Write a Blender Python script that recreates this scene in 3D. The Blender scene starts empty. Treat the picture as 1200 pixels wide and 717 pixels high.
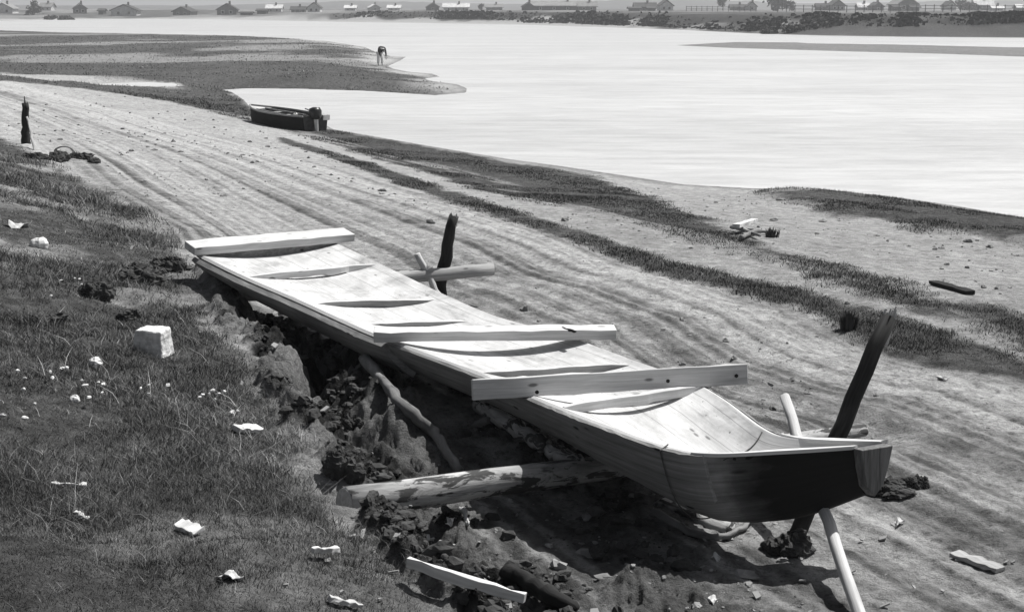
import bpy, math, random
import numpy as np
from mathutils import Vector, Matrix
random.seed(7); RNG = np.random.default_rng(7)
SC = bpy.context.scene; COL = SC.collection
# ------------------------------------------------------------------ camera model
F = 50/36*1200; HY = 9.5; H = 3.0; WZ = -0.8
PITCH = math.atan((358.5-HY)/F); CP, SP = math.cos(PITCH), math.sin(PITCH)
def ray(px, py):
    a = (px-600)/F; b = -(py-358.5)/F
    return np.array([a, CP+b*SP, -SP+b*CP])
def P(px, py, z=0.0):
    d = ray(px, py); t = (z-H)/d[2]
    return np.array([d[0]*t, d[1]*t, z])
def PD(px, py, y):
    d = ray(px, py); t = y/d[1]
    return np.array([d[0]*t, y, H+d[2]*t])
# ------------------------------------------------------------------ noise
def _h(i, j, s):
    h = (i.astype(np.int64)*374761393 + j.astype(np.int64)*668265263 + s*1442695041) & 0xffffffff
    h = ((h ^ (h >> 13))*1274126177) & 0xffffffff
    return ((h ^ (h >> 16)) & 0xffff)/65535.0
def vn(x, y, s=0):
    x = np.asarray(x, float); y = np.asarray(y, float)
    i = np.floor(x); j = np.floor(y); u = x-i; v = y-j
    u = u*u*(3-2*u); v = v*v*(3-2*v)
    a = _h(i, j, s); b = _h(i+1, j, s); c = _h(i, j+1, s); d = _h(i+1, j+1, s)
    return (a*(1-u)+b*u)*(1-v)+(c*(1-u)+d*u)*v
def fbm(x, y, s=0, o=4):
    r = 0; a = .5; f = 1.0; t = 0
    for k in range(o):
        r = r+a*vn(x*f+17.3*k, y*f-9.1*k, s+k); t += a; a *= .5; f *= 2.03
    return r/t
def sm(a):
    a = np.clip(a, 0, 1); return a*a*(3-2*a)
# ------------------------------------------------------------------ plan curves
def pline(x, y, pts):
    best = np.full(np.shape(x), 1e18); sg = np.zeros(np.shape(x)); arc = np.zeros(np.shape(x)); acc = 0
    for (a, b) in zip(pts[:-1], pts[1:]):
        dx, dy = b[0]-a[0], b[1]-a[1]; L2 = dx*dx+dy*dy; L = math.sqrt(L2)
        t = np.clip(((x-a[0])*dx+(y-a[1])*dy)/L2, 0, 1)
        qx = x-a[0]-t*dx; qy = y-a[1]-t*dy; d2 = qx*qx+qy*qy
        c = dx*(y-a[1])-dy*(x-a[0])
        m = d2 < best
        best = np.where(m, d2, best); sg = np.where(m, np.sign(c), sg); arc = np.where(m, acc+t*L, arc)
        acc += L
    return np.sqrt(best)*np.where(sg == 0, 1, sg), arc
def psdf(x, y, poly):
    """positive inside"""
    best = np.full(np.shape(x), 1e18); ins = np.zeros(np.shape(x), bool); n = len(poly)
    for k in range(n):
        a = poly[k]; b = poly[(k+1) % n]
        dx, dy = b[0]-a[0], b[1]-a[1]; L2 = dx*dx+dy*dy+1e-12
        t = np.clip(((x-a[0])*dx+(y-a[1])*dy)/L2, 0, 1)
        qx = x-a[0]-t*dx; qy = y-a[1]-t*dy
        best = np.minimum(best, qx*qx+qy*qy)
        if a[1] != b[1]:
            c = ((a[1] > y) != (b[1] > y)) & (x < dx*(y-a[1])/(b[1]-a[1])+a[0])
            ins ^= c
    d = np.sqrt(best)
    return np.where(ins, d, -d)
def pp(lst, z): return [P(a, b, z)[:2] for a, b in lst]
LIP = [np.array(p) for p in [(-300, 110), (-120, 84), (-45, 58), (-20, 41)]] + \
      [P(a, b, z)[:2] for a, b, z in [(0, 160, .25), (60, 190, .25), (130, 226, .3), (212, 283, .33), (240, 340, .4), (300, 402, .42), (365, 490, .45), (395, 556, .47), (440, 618, .5), (500, 676, .5), (560, 717, .5)]] + \
      [np.array(p) for p in [(.8, 4.6), (2, 3), (3.2, 0), (5, -15), (12, -60)]]
EDGE = [np.array((24, -33.5)), np.array((12, -6.5))] + pp([(1182, 437), (1100, 427), (1050, 413), (1000, 390), (960, 367), (900, 350), (825, 325), (765, 313), (690, 282), (600, 255), (500, 222), (420, 193), (330, 163), (250, 143), (180, 124), (100, 108), (0, 92)], 0) + [np.array((-60, 85)), np.array((-200, 150))]
NEARSH = [(1182, 252), (1120, 241), (1050, 231), (960, 221.5), (880, 220.5), (800, 216), (740, 207), (660, 195), (600, 187), (520, 174), (440, 160), (392, 152), (378, 145), (330, 136), (294, 126), (286, 117), (272, 108), (262, 105.5), (290, 104), (350, 104.5), (430, 107), (510, 112), (546, 109), (548, 104), (536, 99), (505, 95), (498, 92.5), (516, 90), (506, 86.5), (480, 84.5), (462, 81), (455, 78), (470, 71), (476, 67), (458, 66), (440, 61), (428, 55.5), (380, 48), (300, 44), (200, 42), (100, 40), (0, 37)]
FARSH = [(0, 25), (60, 23.6), (130, 22.6), (260, 23.2), (400, 26), (480, 27), (600, 29), (700, 32), (780, 34.5), (880, 39.5), (960, 42), (1060, 43.5), (1182, 44.5)]
nsw = pp(NEARSH, WZ); fsw = pp(FARSH, WZ)
WATER = [np.array((400, -300)), np.array((60, -40)), np.array((26, 8))] + nsw + [np.array((-300, 250)), np.array((-1600, 330)), np.array((-1600, 560))] + [np.array((-420, 470))] + fsw + [np.array((150, 165)), np.array((500, 60)), np.array((900, -300))]
fx = np.array([-1600, -420]+[p[0] for p in fsw]+[150, 500, 900]); fy = np.array([560, 470]+[p[1] for p in fsw]+[165, 60, -300])
POOL = pp([(100, 98.5), (135, 96.2), (175, 95.2), (205, 97), (212, 100), (170, 101), (130, 100.8)], -.5)
BAR = pp([(785, 53.4), (850, 50), (950, 50.5), (952, 51.5), (1060, 53), (1182, 56), (1300, 58), (1300, 70), (1182, 66.5), (1100, 63.5), (1000, 61), (900, 58), (850, 56.5)], WZ)
ISLE = pp([(885, 222), (960, 222), (1050, 231.5), (1182, 253), (1320, 276), (1320, 330), (1182, 306), (1120, 296), (1060, 286), (1038, 276), (980, 270), (945, 257), (905, 240)], -.65)
SPIT = pp([(548, 104), (546, 109), (510, 111), (430, 106), (350, 104), (262, 105), (200, 104), (120, 98), (60, 95), (0, 88), (-200, 78), (-400, 62), (-400, 33), (0, 37), (100, 40), (200, 42), (300, 44), (380, 48), (428, 55.5), (440, 62), (440, 78), (462, 82), (500, 88), (536, 99)], -.6)
def lateral(x, y): return pline(x, y, EDGE)
def lips(x, y):
    d, a = pline(x, y, LIP); return -d, a
def zbase(x, y, full=False):
    x = np.asarray(x, float); y = np.asarray(y, float)
    dw = -psdf(x, y, WATER)
    far = y > np.interp(x, fx, fy)-1e-6
    k = sm((y-(60-.3*(x+13)))/14)
    A = .8-.5*k; L = 12-6*k
    zl = WZ+A*sm((dw+.0)/L)+.02*np.clip(dw, 0, 3)
    kl = sm((150-x)/250)*0+sm((-(x)-20)/110)
    zf = WZ+2.75*(sm(dw/(9+6*vn(x*.05, y*.05, 3)))*(1-kl)+kl*np.clip(dw/160, 0, 1)**.8)
    z = np.where(far, zf, zl)
    z = np.where(dw < 0, np.maximum(WZ+dw*.07, -2.2), z)
    b = psdf(x, y, BAR)
    z = np.where(b > -3, np.maximum(z, WZ+.12*sm((b+.3)/2.5)-.03), z)
    z = z+np.where(psdf(x, y, ISLE) > -1, .16*sm((psdf(x, y, ISLE)+.5)/1.2), 0)
    pl_ = psdf(x, y, POOL)
    z = z*(1-sm((pl_+1.5)/1.5))+(-.5-.12*sm((pl_+.4)/.8))*sm((pl_+1.5)/1.5)
    s, sa = lips(x, y)
    s = s+sm((14-y)/3)*(.55*(fbm(x*1.3, y*1.3, 90, 3)-.5)+.15*(fbm(x*4.5, y*4.5, 91, 3)-.5)+.16*(fbm(x*13, y*13, 92, 3)-.5))
    w = .62+1.6*sm((y-13)/8)
    lh = .45-.2*sm((y-14)/10)
    bank = np.where(s > 0, lh+(1.36-lh)*sm((s+.35)/5.2)-(1.36-lh)*sm(.35/5.2)*(1-sm(s/1.5)), lh*(1-sm(-s/w)))
    yy = sm((y-5.5)/1.5)*(1-sm((y-12.6)/1.2))
    yr = sm((y-8.3)/.7)*(1-sm((y-11.0)/1.0))
    z = z+bank-.26*np.exp(-((s+.30)/.16)**2)*yy+yr*(.20*sm((s+2.1)/.9)*(1-sm((s+.42)/.2))+.13*np.exp(-((s+.66)/.17)**2))
    if full: return z, dw, far, s, sa
    return z
def gpoly(lst):
    out = []
    for px, py in lst:
        d = ray(px, py); t = np.geomspace(4, 400, 3000); z = zbase(d[0]*t, d[1]*t); zz = H+d[2]*t; k = max(1, np.argmax(zz < z))
        f0 = zz[k-1]-z[k-1]; f1 = zz[k]-z[k]; tt = t[k-1]+(t[k]-t[k-1])*f0/(f0-f1); out.append(np.array([d[0]*tt, d[1]*tt]))
    return out
STRIP1 = gpoly([(600, 247), (700, 280), (775, 305), (850, 320), (950, 345), (1030, 367), (1100, 395), (1182, 420), (1290, 452), (1290, 470), (1182, 437), (1100, 427), (1050, 415), (1000, 390), (960, 367), (900, 350), (825, 327), (765, 315), (690, 284), (600, 257), (520, 232), (450, 207), (380, 182), (330, 166), (330, 162), (420, 188), (500, 216)])
STRIP2 = gpoly([(1290, 398), (1182, 365), (1100, 350), (1050, 330), (975, 310), (910, 295), (860, 275), (835, 257), (790, 245), (760, 230), (700, 207), (600, 190), (520, 176), (440, 162), (392, 153), (300, 138), (284, 118), (262, 107), (200, 104), (120, 98), (60, 95), (0, 88), (-200, 74), (-200, 80), (0, 95), (60, 100), (120, 107), (200, 119), (270, 136), (330, 152), (400, 172), (500, 203), (600, 231), (680, 246), (750, 260), (815, 285), (900, 306), (1000, 341), (1050, 357), (1130, 378), (1182, 399), (1290, 436)])
STRIP2T = gpoly([(200, 119), (270, 136), (330, 152), (400, 172), (500, 203), (600, 231), (680, 246), (750, 260), (815, 285), (900, 306), (1000, 341), (1050, 357), (1130, 378), (1182, 399), (1182, 390), (1080, 350), (1000, 325), (900, 296), (800, 262), (700, 236), (600, 214), (500, 190), (400, 165), (300, 138)])
def churn(x, y, s):
    c = sm((s+2.9-.9*sm((8.6-y)/1.2))/.8)*(1-sm((s-.02)/.12))*sm((y-4.6)/1.0)*(1-sm((y-12.8)/1.5))
    e = sm((fbm(x*1.1, y*1.1, 40, 3)-.38)/.2)
    return c*np.maximum(e, sm((.05+s+1.1)/.5))
LOGA = P(404, 589, .40); LOGD = P(1012, 504, .05)-LOGA
def zfull(x, y, parts=False):
    z, dw, far, s, sa = zbase(x, y, True)
    c = churn(x, y, s)
    l, a = lateral(x, y)
    r = np.hypot(x, y)
    bl = np.abs(fbm(x*2.6, y*2.6, 11, 4)-.5)*2
    rg = 0
    for f_, a_, sd_ in ((2.2, .13, 100), (4.7, .085, 101), (9.5, .05, 102), (19, .042, 103), (36, .026, 104)): rg = rg+a_*(1-2.4*np.abs(vn(x*f_+sd_, y*f_-sd_, sd_)-.5)-.4)
    under = 1-.6*sm((-s-.75)/.2)*(1-sm((-s-1.9)/.3))*sm((y-7.6)/.5)
    z = z+c*under*(.85*rg+.0*(.45-bl)+.08*(fbm(x*5, y*5, 12, 5)-.5)+.05*(fbm(x*17, y*17, 13, 3)-.5))
    bk = sm((s+.1)/.4)
    z = z+bk*(.16*(fbm(x*.9, y*.9, 14, 4)-.5)+.06*(fbm(x*4, y*4, 15, 3)-.5))
    rd = sm((l+.2)/.6)*(1-bk)*(1-c)
    rut = fbm(l*2.2, a*.05, 16, 3)-.5
    z = z+rd*(.05*rut+.05*(fbm(l*7, a*.03, 17, 3)-.5)+.03*(fbm(x*6, y*6, 18, 4)-.5)+.03*(fbm(x*17, y*17, 27, 3)-.5))
    br = (1-sm((l+.2)/.6))*sm(dw/2)*(1-far)
    z = z+br*(.05*(fbm(x*.8, y*.8, 19, 4)-.5)*np.clip(dw/4, 0, 1)+.05*(fbm(l*3.0, a*.15, 26, 3)-.5)*np.clip(dw/4, 0, 1))
    z = z+np.where(far & (dw > 1), .5*(fbm(x*.05, y*.05, 20, 3)-.5)*np.clip(dw/10, 0, 1), 0)
    t_ = np.clip(((x-LOGA[0])*LOGD[0]+(y-LOGA[1])*LOGD[1])/(LOGD[0]**2+LOGD[1]**2), 0, 1); ld = np.hypot(x-LOGA[0]-t_*LOGD[0], y-LOGA[1]-t_*LOGD[1]); lz = LOGA[2]+t_*LOGD[2]-.085
    z = z-np.maximum(0, z-lz)*(1-sm((ld-.12)/.35))
    if parts: return z, dw, far, s, c, l, a, bk, rd, r
    return z
def G(px, py):
    d = ray(px, py); t = np.geomspace(2.5, 900, 5000)
    z = zfull(d[0]*t, d[1]*t); zz = H+d[2]*t
    k = np.argmax(zz < z)
    if k == 0: return P(px, py, WZ)
    a = t[k-1]; b = t[k]
    f0 = zz[k-1]-z[k-1]; f1 = zz[k]-z[k]
    tt = a+(b-a)*f0/(f0-f1)
    return np.array([d[0]*tt, d[1]*tt, H+d[2]*tt])
def grassy(x, y, pre=None):
    """how much grass covers a point (0..1)"""
    z, dw, far, s, c, l, a, bk, rd, r = pre if pre is not None else zfull(x, y, True)
    n = fbm(x*1.3, y*1.3, 30, 4)-.5; n2 = fbm(x*.35, y*.35, 31, 3)-.5; n3 = fbm(x*5, y*5, 32, 3)-.5
    g = sm((s-.02+.6*n+.3*n3)/.3)*(1-(.8-.4*sm((9-r)/3))*sm((n2+.9*n-.10)/.16))
    g = np.maximum(g, sm((psdf(x, y, STRIP1)+.32*n+.2*n3+.10)/.22+.4)*(l < 3))
    ln = fbm(l*2.4, a*.1, 33, 3)-.5
    gs = sm((psdf(x, y, STRIP2)+.55*n+.3*n3)/.4+.5)
    gs = gs*(1-.6*sm((ln*1.8+.5*n-.06)/.12)*sm((-psdf(x, y, STRIP2T))/-.4+.5))
    g = np.maximum(g, gs)
    gi = sm((psdf(x, y, ISLE)+.8*n)/.5+.5)*(1-.55*sm((n2+n-.14)/.1))
    g = np.maximum(g, gi)
    gp = sm((psdf(x, y, SPIT)+6*n2)/3+.4)*(1-.5*sm((fbm(x*.09, y*.07, 34, 4)-.50)/.14))
    g = np.maximum(g, gp)
    g = np.where(psdf(x, y, POOL) > -.2, 0, g)
    top = sm((dw-7)/6)
    gf = np.where(far, top*(.55+.45*sm((fbm(x*.06, y*.02, 36, 3)-.4)/.15)), 0)
    g = np.maximum(g, gf)
    return np.where(dw < .05, 0, np.clip(g, 0, 1))
# ------------------------------------------------------------------ object helpers
def tag(o, label=None, cat=None, group=None, kind=None):
    if label: o['label'] = label
    if cat: o['category'] = cat
    if group: o['group'] = group
    if kind: o['kind'] = kind
    return o
def origin(o):
    v = Vector((0, 0, 0))
    while o is not None:
        v = v+o.location; o = o.parent
    return v
def empty(name, loc, label, cat, group=None):
    o = bpy.data.objects.new(name, None); COL.objects.link(o)
    o.location = Vector([float(c) for c in loc]); o.empty_display_size = .2
    return tag(o, label, cat, group)
class MB:
    def __init__(s): s.v = []; s.f = []; s.g = []; s.m = []
    def add(s, vs, fs, gs=None, mi=0):
        b = len(s.v)
        s.v += [tuple(float(c) for c in v) for v in vs]
        s.g += [tuple(float(c) for c in g) for g in (gs if gs is not None else vs)]
        s.f += [tuple(b+i for i in f) for f in fs]; s.m += [mi]*len(fs)
    def board(s, p0, p1, w, h, up=(0, 0, 1), n=10, jit=.004, roll=0, endskew=0, seed=0):
        """a board from p0 to p1 (axis through its middle), w across, h along up"""
        p0 = np.array(p0, float); p1 = np.array(p1, float); ax = p1-p0; L = np.linalg.norm(ax); ax /= L
        up = np.array(up, float); up -= ax*up.dot(ax); up /= np.linalg.norm(up); sd = np.cross(ax, up)
        if roll: up, sd = up*math.cos(roll)+sd*math.sin(roll), sd*math.cos(roll)-up*math.sin(roll)
        r = np.random.default_rng(seed+int(L*1000)); vs = []; gs = []; fs = []; off = r.random()*50
        for i in range(n+1):
            t = i/n; c = p0+ax*L*t
            for q, (a, b) in enumerate([(-1, -1), (1, -1), (1, 1), (-1, 1)]):
                j = r.normal(0, jit, 2); e = ax*endskew*(a if i in (0, n) else 0)
                vs.append(c+sd*(a*w/2+j[0])+up*(b*h/2+j[1])+e); gs.append((L*t+off, a*w/2, b*h/2+off))
            if i:
                for q in range(4):
                    fs.append(((i-1)*4+q, (i-1)*4+(q+1) % 4, i*4+(q+1) % 4, i*4+q))
        fs += [(3, 2, 1, 0), (n*4, n*4+1, n*4+2, n*4+3)]
        s.add(vs, fs, gs)
    def tube(s, pts, rad, seg=12, jit=0.0, seed=0, lump=0.0, jag=0.0):
        pts = [np.array(p, float) for p in pts]; n = len(pts); r = np.random.default_rng(seed+n)
        if np.isscalar(rad): rad = [rad]*n
        vs = []; gs = []; fs = []; acc = 0; off = r.random()*30; ph = r.random(4)*6
        prev = None
        for i in range(n):
            d = pts[min(i+1, n-1)]-pts[max(i-1, 0)]; d = d/np.linalg.norm(d)
            if prev is None:
                a = np.cross(d, (0, 0, 1) if abs(d[2]) < .9 else (1, 0, 0))
            else: a = prev-d*prev.dot(d)
            a /= np.linalg.norm(a); prev = a; b = np.cross(d, a)
            if i: acc += np.linalg.norm(pts[i]-pts[i-1])
            for k in range(seg):
                t = 2*math.pi*k/seg
                rr = rad[i]*(1+lump*(math.sin(2*t+ph[0]+acc*2)+.6*math.sin(3*t+ph[1]-acc*3)))+r.normal(0, jit)
                jj = d*(jag*r.random() if i == n-1 else 0)
                vs.append(pts[i]+a*rr*math.cos(t)+b*rr*math.sin(t)+jj)
                gs.append((acc+off, rad[i]*math.cos(t)*1.0, rad[i]*math.sin(t)+off))
            if i:
                for k in range(seg):
                    fs.append(((i-1)*seg+k, (i-1)*seg+(k+1) % seg, i*seg+(k+1) % seg, i*seg+k))
        vs.append(pts[0]); gs.append((off, 0, off)); vs.append(pts[-1]); gs.append((acc+off, 0, off))
        e0 = n*seg
        for k in range(seg):
            fs.append((e0, (k+1) % seg, k)); fs.append((e0+1, (n-1)*seg+k, (n-1)*seg+(k+1) % seg))
        s.add(vs, fs, gs)
    def blob(s, c, rad, seed=0, rough=.25, nu=10, nv=7, flat=1.0, rot=0):
        r = np.random.default_rng(seed); c = np.array(c, float); rad = np.array(rad if not np.isscalar(rad) else (rad,)*3, float)
        vs = []; fs = []; cr, sr = math.cos(rot), math.sin(rot)
        def pt(th, ph):
            v = np.array([math.sin(th)*math.cos(ph), math.sin(th)*math.sin(ph), math.cos(th)])
            k = 1+rough*(r.random()*2-1)
            q = v*rad*k; return c+np.array([q[0]*cr-q[1]*sr, q[0]*sr+q[1]*cr, q[2]*flat])
        vs.append(pt(0, 0))
        for j in range(1, nv):
            for i in range(nu): vs.append(pt(math.pi*j/nv, 2*math.pi*i/nu))
        vs.append(pt(math.pi, 0))
        for i in range(nu): fs.append((0, 1+i, 1+(i+1) % nu))
        for j in range(nv-2):
            for i in range(nu):
                a = 1+j*nu; b = a+nu
                fs.append((a+i, b+i, b+(i+1) % nu, a+(i+1) % nu))
        e = len(vs)-1; a = 1+(nv-2)*nu
        for i in range(nu): fs.append((e, a+(i+1) % nu, a+i))
        s.add(vs, fs)
    def lump(s, c, rad, seed=0, rough=.5, nu=26, nv=17):
        c = np.array(c, float); rad = np.array(rad if not np.isscalar(rad) else (rad,)*3, float); q = seed*7.13
        th = np.pi*np.arange(1, nv)/nv; ph = 2*np.pi*np.arange(nu)/nu; T, Ph = np.meshgrid(th, ph, indexing='ij')
        d = np.stack([np.sin(T)*np.cos(Ph), np.sin(T)*np.sin(Ph), np.cos(T)], -1).reshape(-1, 3); d = np.concatenate([[[0, 0, 1]], d, [[0, 0, -1]]])
        def n3(f, sd): return (vn(d[:, 0]*f+q, d[:, 1]*f+d[:, 2]*f*.7, sd)+vn(d[:, 1]*f-q, d[:, 2]*f-d[:, 0]*f*.6, sd+1)+vn(d[:, 2]*f+q, d[:, 0]*f+3, sd+2))/3-.5
        k = 1+rough*(1.1*n3(1.7, seed)+.8*n3(4, seed+5)+.5*n3(9, seed+9)); vs = c+d*rad*k[:, None]; fs = []
        for i in range(nu): fs.append((0, 1+i, 1+(i+1) % nu))
        for j in range(nv-2):
            for i in range(nu): a = 1+j*nu; b = a+nu; fs.append((a+i, b+i, b+(i+1) % nu, a+(i+1) % nu))
        e = len(vs)-1; a = 1+(nv-2)*nu
        for i in range(nu): fs.append((e, a+(i+1) % nu, a+i))
        s.add(list(vs), fs)
    def box(s, c, x, y, z):
        """c centre; x, y, z half-axis vectors"""
        c, x, y, z = [np.array(q, float) for q in (c, x, y, z)]
        vs = [c+a*x+b*y+d*z for d in (-1, 1) for a, b in ((-1, -1), (1, -1), (1, 1), (-1, 1))]
        s.add(vs, [(3, 2, 1, 0), (4, 5, 6, 7), (0, 1, 5, 4), (1, 2, 6, 5), (2, 3, 7, 6), (3, 0, 4, 7)])
    def build(s, name, mats, parent=None, bevel=0, smooth=False):
        me = bpy.data.meshes.new(name); o = None
        off = origin(parent) if parent else Vector((0, 0, 0))
        v = np.array(s.v)-np.array(off)
        me.from_pydata([tuple(q) for q in v], [], s.f)
        at = me.attributes.new('grain', 'FLOAT_VECTOR', 'POINT'); at.data.foreach_set('vector', np.array(s.g, np.float32).ravel())
        mats = mats if isinstance(mats, (list, tuple)) else [mats]
        for m in mats: me.materials.append(m)
        me.polygons.foreach_set('material_index', s.m)
        if smooth: me.polygons.foreach_set('use_smooth', [True]*len(s.f))
        me.update()
        o = bpy.data.objects.new(name, me); COL.objects.link(o)
        if parent: o.parent = parent
        if bevel:
            b = o.modifiers.new('Bevel', 'BEVEL'); b.width = bevel; b.segments = 2; b.limit_method = 'ANGLE'; b.angle_limit = math.radians(40)
        return o
# ------------------------------------------------------------------ materials
def nm(name):
    m = bpy.data.materials.new(name); m.use_nodes = True; nt = m.node_tree
    return m, nt, nt.nodes['Principled BSDF']
def N(nt, t, **k):
    n = nt.nodes.new(t)
    for a, b in k.items():
        if a.startswith('i_'): n.inputs[a[2:].replace('_', ' ')].default_value = b
        else: setattr(n, a, b)
    return n
def ramp(nt, fac, stops):
    r = nt.nodes.new('ShaderNodeValToRGB'); e = r.color_ramp.elements
    while len(e) < len(stops): e.new(.5)
    for q, (p, c) in zip(e, stops):
        q.position = p; q.color = (c, c, c, 1) if np.isscalar(c) else (*c, 1)
    nt.links.new(fac, r.inputs['Fac']); return r.outputs['Color']
def math_(nt, op, a, b=None):
    n = nt.nodes.new('ShaderNodeMath'); n.operation = op
    for i, q in enumerate((a, b)):
        if q is None: continue
        if isinstance(q, (int, float)): n.inputs[i].default_value = q
        else: nt.links.new(q, n.inputs[i])
    return n.outputs[0]
def mixc(nt, f, a, b, mode='MIX'):
    n = nt.nodes.new('ShaderNodeMix'); n.data_type = 'RGBA'; n.blend_type = mode
    if isinstance(f, (int, float)): n.inputs[0].default_value = f
    else: nt.links.new(f, n.inputs[0])
    for i, q in ((6, a), (7, b)):
        if isinstance(q, (int, float)): n.inputs[i].default_value = (q, q, q, 1)
        else: nt.links.new(q, n.inputs[i])
    return n.outputs[2]
def noise(nt, vec, scale, detail=4, rough=.55, dist=0):
    n = N(nt, 'ShaderNodeTexNoise'); n.inputs['Scale'].default_value = scale; n.inputs['Detail'].default_value = detail
    n.inputs['Roughness'].default_value = rough; n.inputs['Distortion'].default_value = dist
    if vec is not None: nt.links.new(vec, n.inputs['Vector'])
    return n.outputs['Fac']
def bump(nt, b, hgt, strength=.5, dist=.01):
    n = N(nt, 'ShaderNodeBump'); n.inputs['Strength'].default_value = strength; n.inputs['Distance'].default_value = dist
    nt.links.new(hgt, n.inputs['Height']); nt.links.new(n.outputs['Normal'], b.inputs['Normal']); return n
def mapping(nt, vec, sc):
    m = N(nt, 'ShaderNodeMapping'); m.inputs['Scale'].default_value = sc; nt.links.new(vec, m.inputs['Vector']); return m.outputs['Vector']
def attr(nt, name, out='Vector'):
    a = N(nt, 'ShaderNodeAttribute', attribute_name=name); return a.outputs[out]
def wood(name, lo, hi, knots=.25, stain=.4, rough=.75, bstr=.35, gs=(2.2, 45, 45), painted_shade=None, patch=0, seam=0):
    m, nt, b = nm(name); g = attr(nt, 'grain')
    gr = noise(nt, mapping(nt, g, gs), 1, 6, .6, .6)
    big = noise(nt, mapping(nt, g, (1.6, 5, 5)), 1, 4, .6)
    c = ramp(nt, gr, [(.3, lo), (.68, hi)])
    c = mixc(nt, stain, c, ramp(nt, big, [(.32, .42), (.6, 1.0)]), 'MULTIPLY')
    vo = N(nt, 'ShaderNodeTexVoronoi'); nt.links.new(mapping(nt, g, (3.3, 9, 9)), vo.inputs['Vector']); vo.inputs['Scale'].default_value = 1
    k = ramp(nt, vo.outputs['Distance'], [(.07, knots), (.13, 1.0)])
    c = mixc(nt, 1.0, c, k, 'MULTIPLY')
    if seam:
        sx = N(nt, 'ShaderNodeSeparateXYZ'); nt.links.new(g, sx.inputs[0])
        wob = math_(nt, 'MULTIPLY', noise(nt, mapping(nt, g, (1.5, .5, .5)), 1, 2), .25)
        fr_ = math_(nt, 'FRACT', math_(nt, 'ADD', math_(nt, 'MULTIPLY', sx.outputs[1], seam), wob))
        c = mixc(nt, 1, c, ramp(nt, fr_, [(.0, .5), (.02, .6), (.035, 1.0)]), 'MULTIPLY')
        st = noise(nt, mapping(nt, g, (2.2, 3.2, 3.2)), 1, 7, .72, .4)
        c = mixc(nt, 1, c, ramp(nt, st, [(.28, .38), (.42, .8), (.55, 1.0)]), 'MULTIPLY')
        sp = noise(nt, mapping(nt, g, (26, 26, 26)), 1, 3, .6)
        c = mixc(nt, 1, c, ramp(nt, sp, [(.27, .2), (.32, 1.0)]), 'MULTIPLY')
    if patch:
        pn = noise(nt, mapping(nt, g, (4, 14, 14)), 1, 5, .65, .8)
        c = mixc(nt, ramp(nt, pn, [(patch-.05, 0.0), (patch+.01, 1.0)]), c, mixc(nt, gr, .02, .07))
    if painted_shade:
        ta = math_(nt, 'ADD', attr(nt, 'painted_shade', 'Fac'), math_(nt, 'MULTIPLY', math_(nt, 'SUBTRACT', noise(nt, g, 7, 6, .65), .5), .75))
        c = mixc(nt, ramp(nt, ta, [(.22, 0.0), (.5, .65), (.9, 1.0)]), c, mixc(nt, gr, .004, .012))  # blends the hull colour to near black where shade is painted in
    nt.links.new(c, b.inputs['Base Color']); b.inputs['Roughness'].default_value = rough
    b.inputs['Specular IOR Level'].default_value = .25
    bump(nt, b, math_(nt, 'ADD', gr, math_(nt, 'MULTIPLY', big, .6)), bstr, .006)
    return m
def plain(name, c, rough=.8, var=.25, scale=8, metal=0, bstr=.2):
    m, nt, b = nm(name); tc = N(nt, 'ShaderNodeTexCoord')
    n = noise(nt, tc.outputs['Object'], scale, 5)
    cc = np.array([c]*3 if np.isscalar(c) else c)
    nt.links.new(ramp(nt, n, [(.3, tuple(cc*(1-var))), (.7, tuple(cc*(1+var)))]), b.inputs['Base Color'])
    b.inputs['Roughness'].default_value = rough; b.inputs['Metallic'].default_value = metal; b.inputs['Specular IOR Level'].default_value = .3
    bump(nt, b, n, bstr, .02); return m
M = {}
M['new'] = wood('fresh_pale_wood', .52, .72, .5, .25, .7, .15, (1.2, 30, 30))
M['side'] = wood('side_plank_wood', .17, .34, .15, .55, .75, .4, painted_shade=True)
M['inner'] = wood('boat_floor_wood', .52, .66, .4, .5, .75, .25, (1.2, 26, 26), seam=4.4)
M['plank'] = wood('cross_plank_wood', .44, .68, .3, .25, .7, .3)
M['bark'] = wood('barked_log_wood', .22, .5, .3, .8, .85, .9, (4, 26, 26), patch=.55)
M['dark'] = wood('dark_weathered_wood', .006, .035, .4, .6, .9, .9, (3, 30, 30))
M['pale'] = wood('peeled_pale_wood', .38, .62, .25, .5, .75, .4)
M['grey'] = wood('weathered_grey_wood', .22, .42, .4, .5, .85, .5)
M['stem'] = wood('end_grain_stem_wood', .07, .20, .4, .8, .85, .7, (3, 30, 30))
M['root'] = wood('muddy_root_wood', .12, .26, .5, .7, .9, 1.0, (5, 18, 18))
M['stone'] = plain('white_stone', .6, .85, .3, 16, 0, .8)
M['paper'] = plain('white_scrap', .55, .8, .35, 14)
M['earth'] = plain('dark_earth', .045, .95, .5, 14, 0, .8)
M['iron'] = plain('rusty_iron', .10, .7, .4, 20, .3)
M['black'] = plain('black_boat_paint', .006, .95, .3, 10)
M['boatin'] = plain('old_boat_inside', .06, .8, .5, 6)
M['motor'] = plain('dark_motor_casing', .02, .35, .2, 10)
M['metal'] = plain('bright_metal', .55, .4, .15, 10, .5)
M['cloth_dark'] = plain('dark_jersey', .008, .9, .3, 20)
M['cloth_light'] = plain('white_trousers', .75, .9, .08, 20)
M['skin'] = plain('skin', .35, .6, .08, 20)
M['hair'] = plain('hair', .01, .6, .3, 40)
def wallm(n, c): return plain(n, c, .9, .25, .8)
M['wall_light'] = wallm('pale_house_wall', .5); M['wall_grey'] = wallm('grey_log_wall', .14); M['wall_dark'] = wallm('dark_log_wall', .06)
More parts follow.
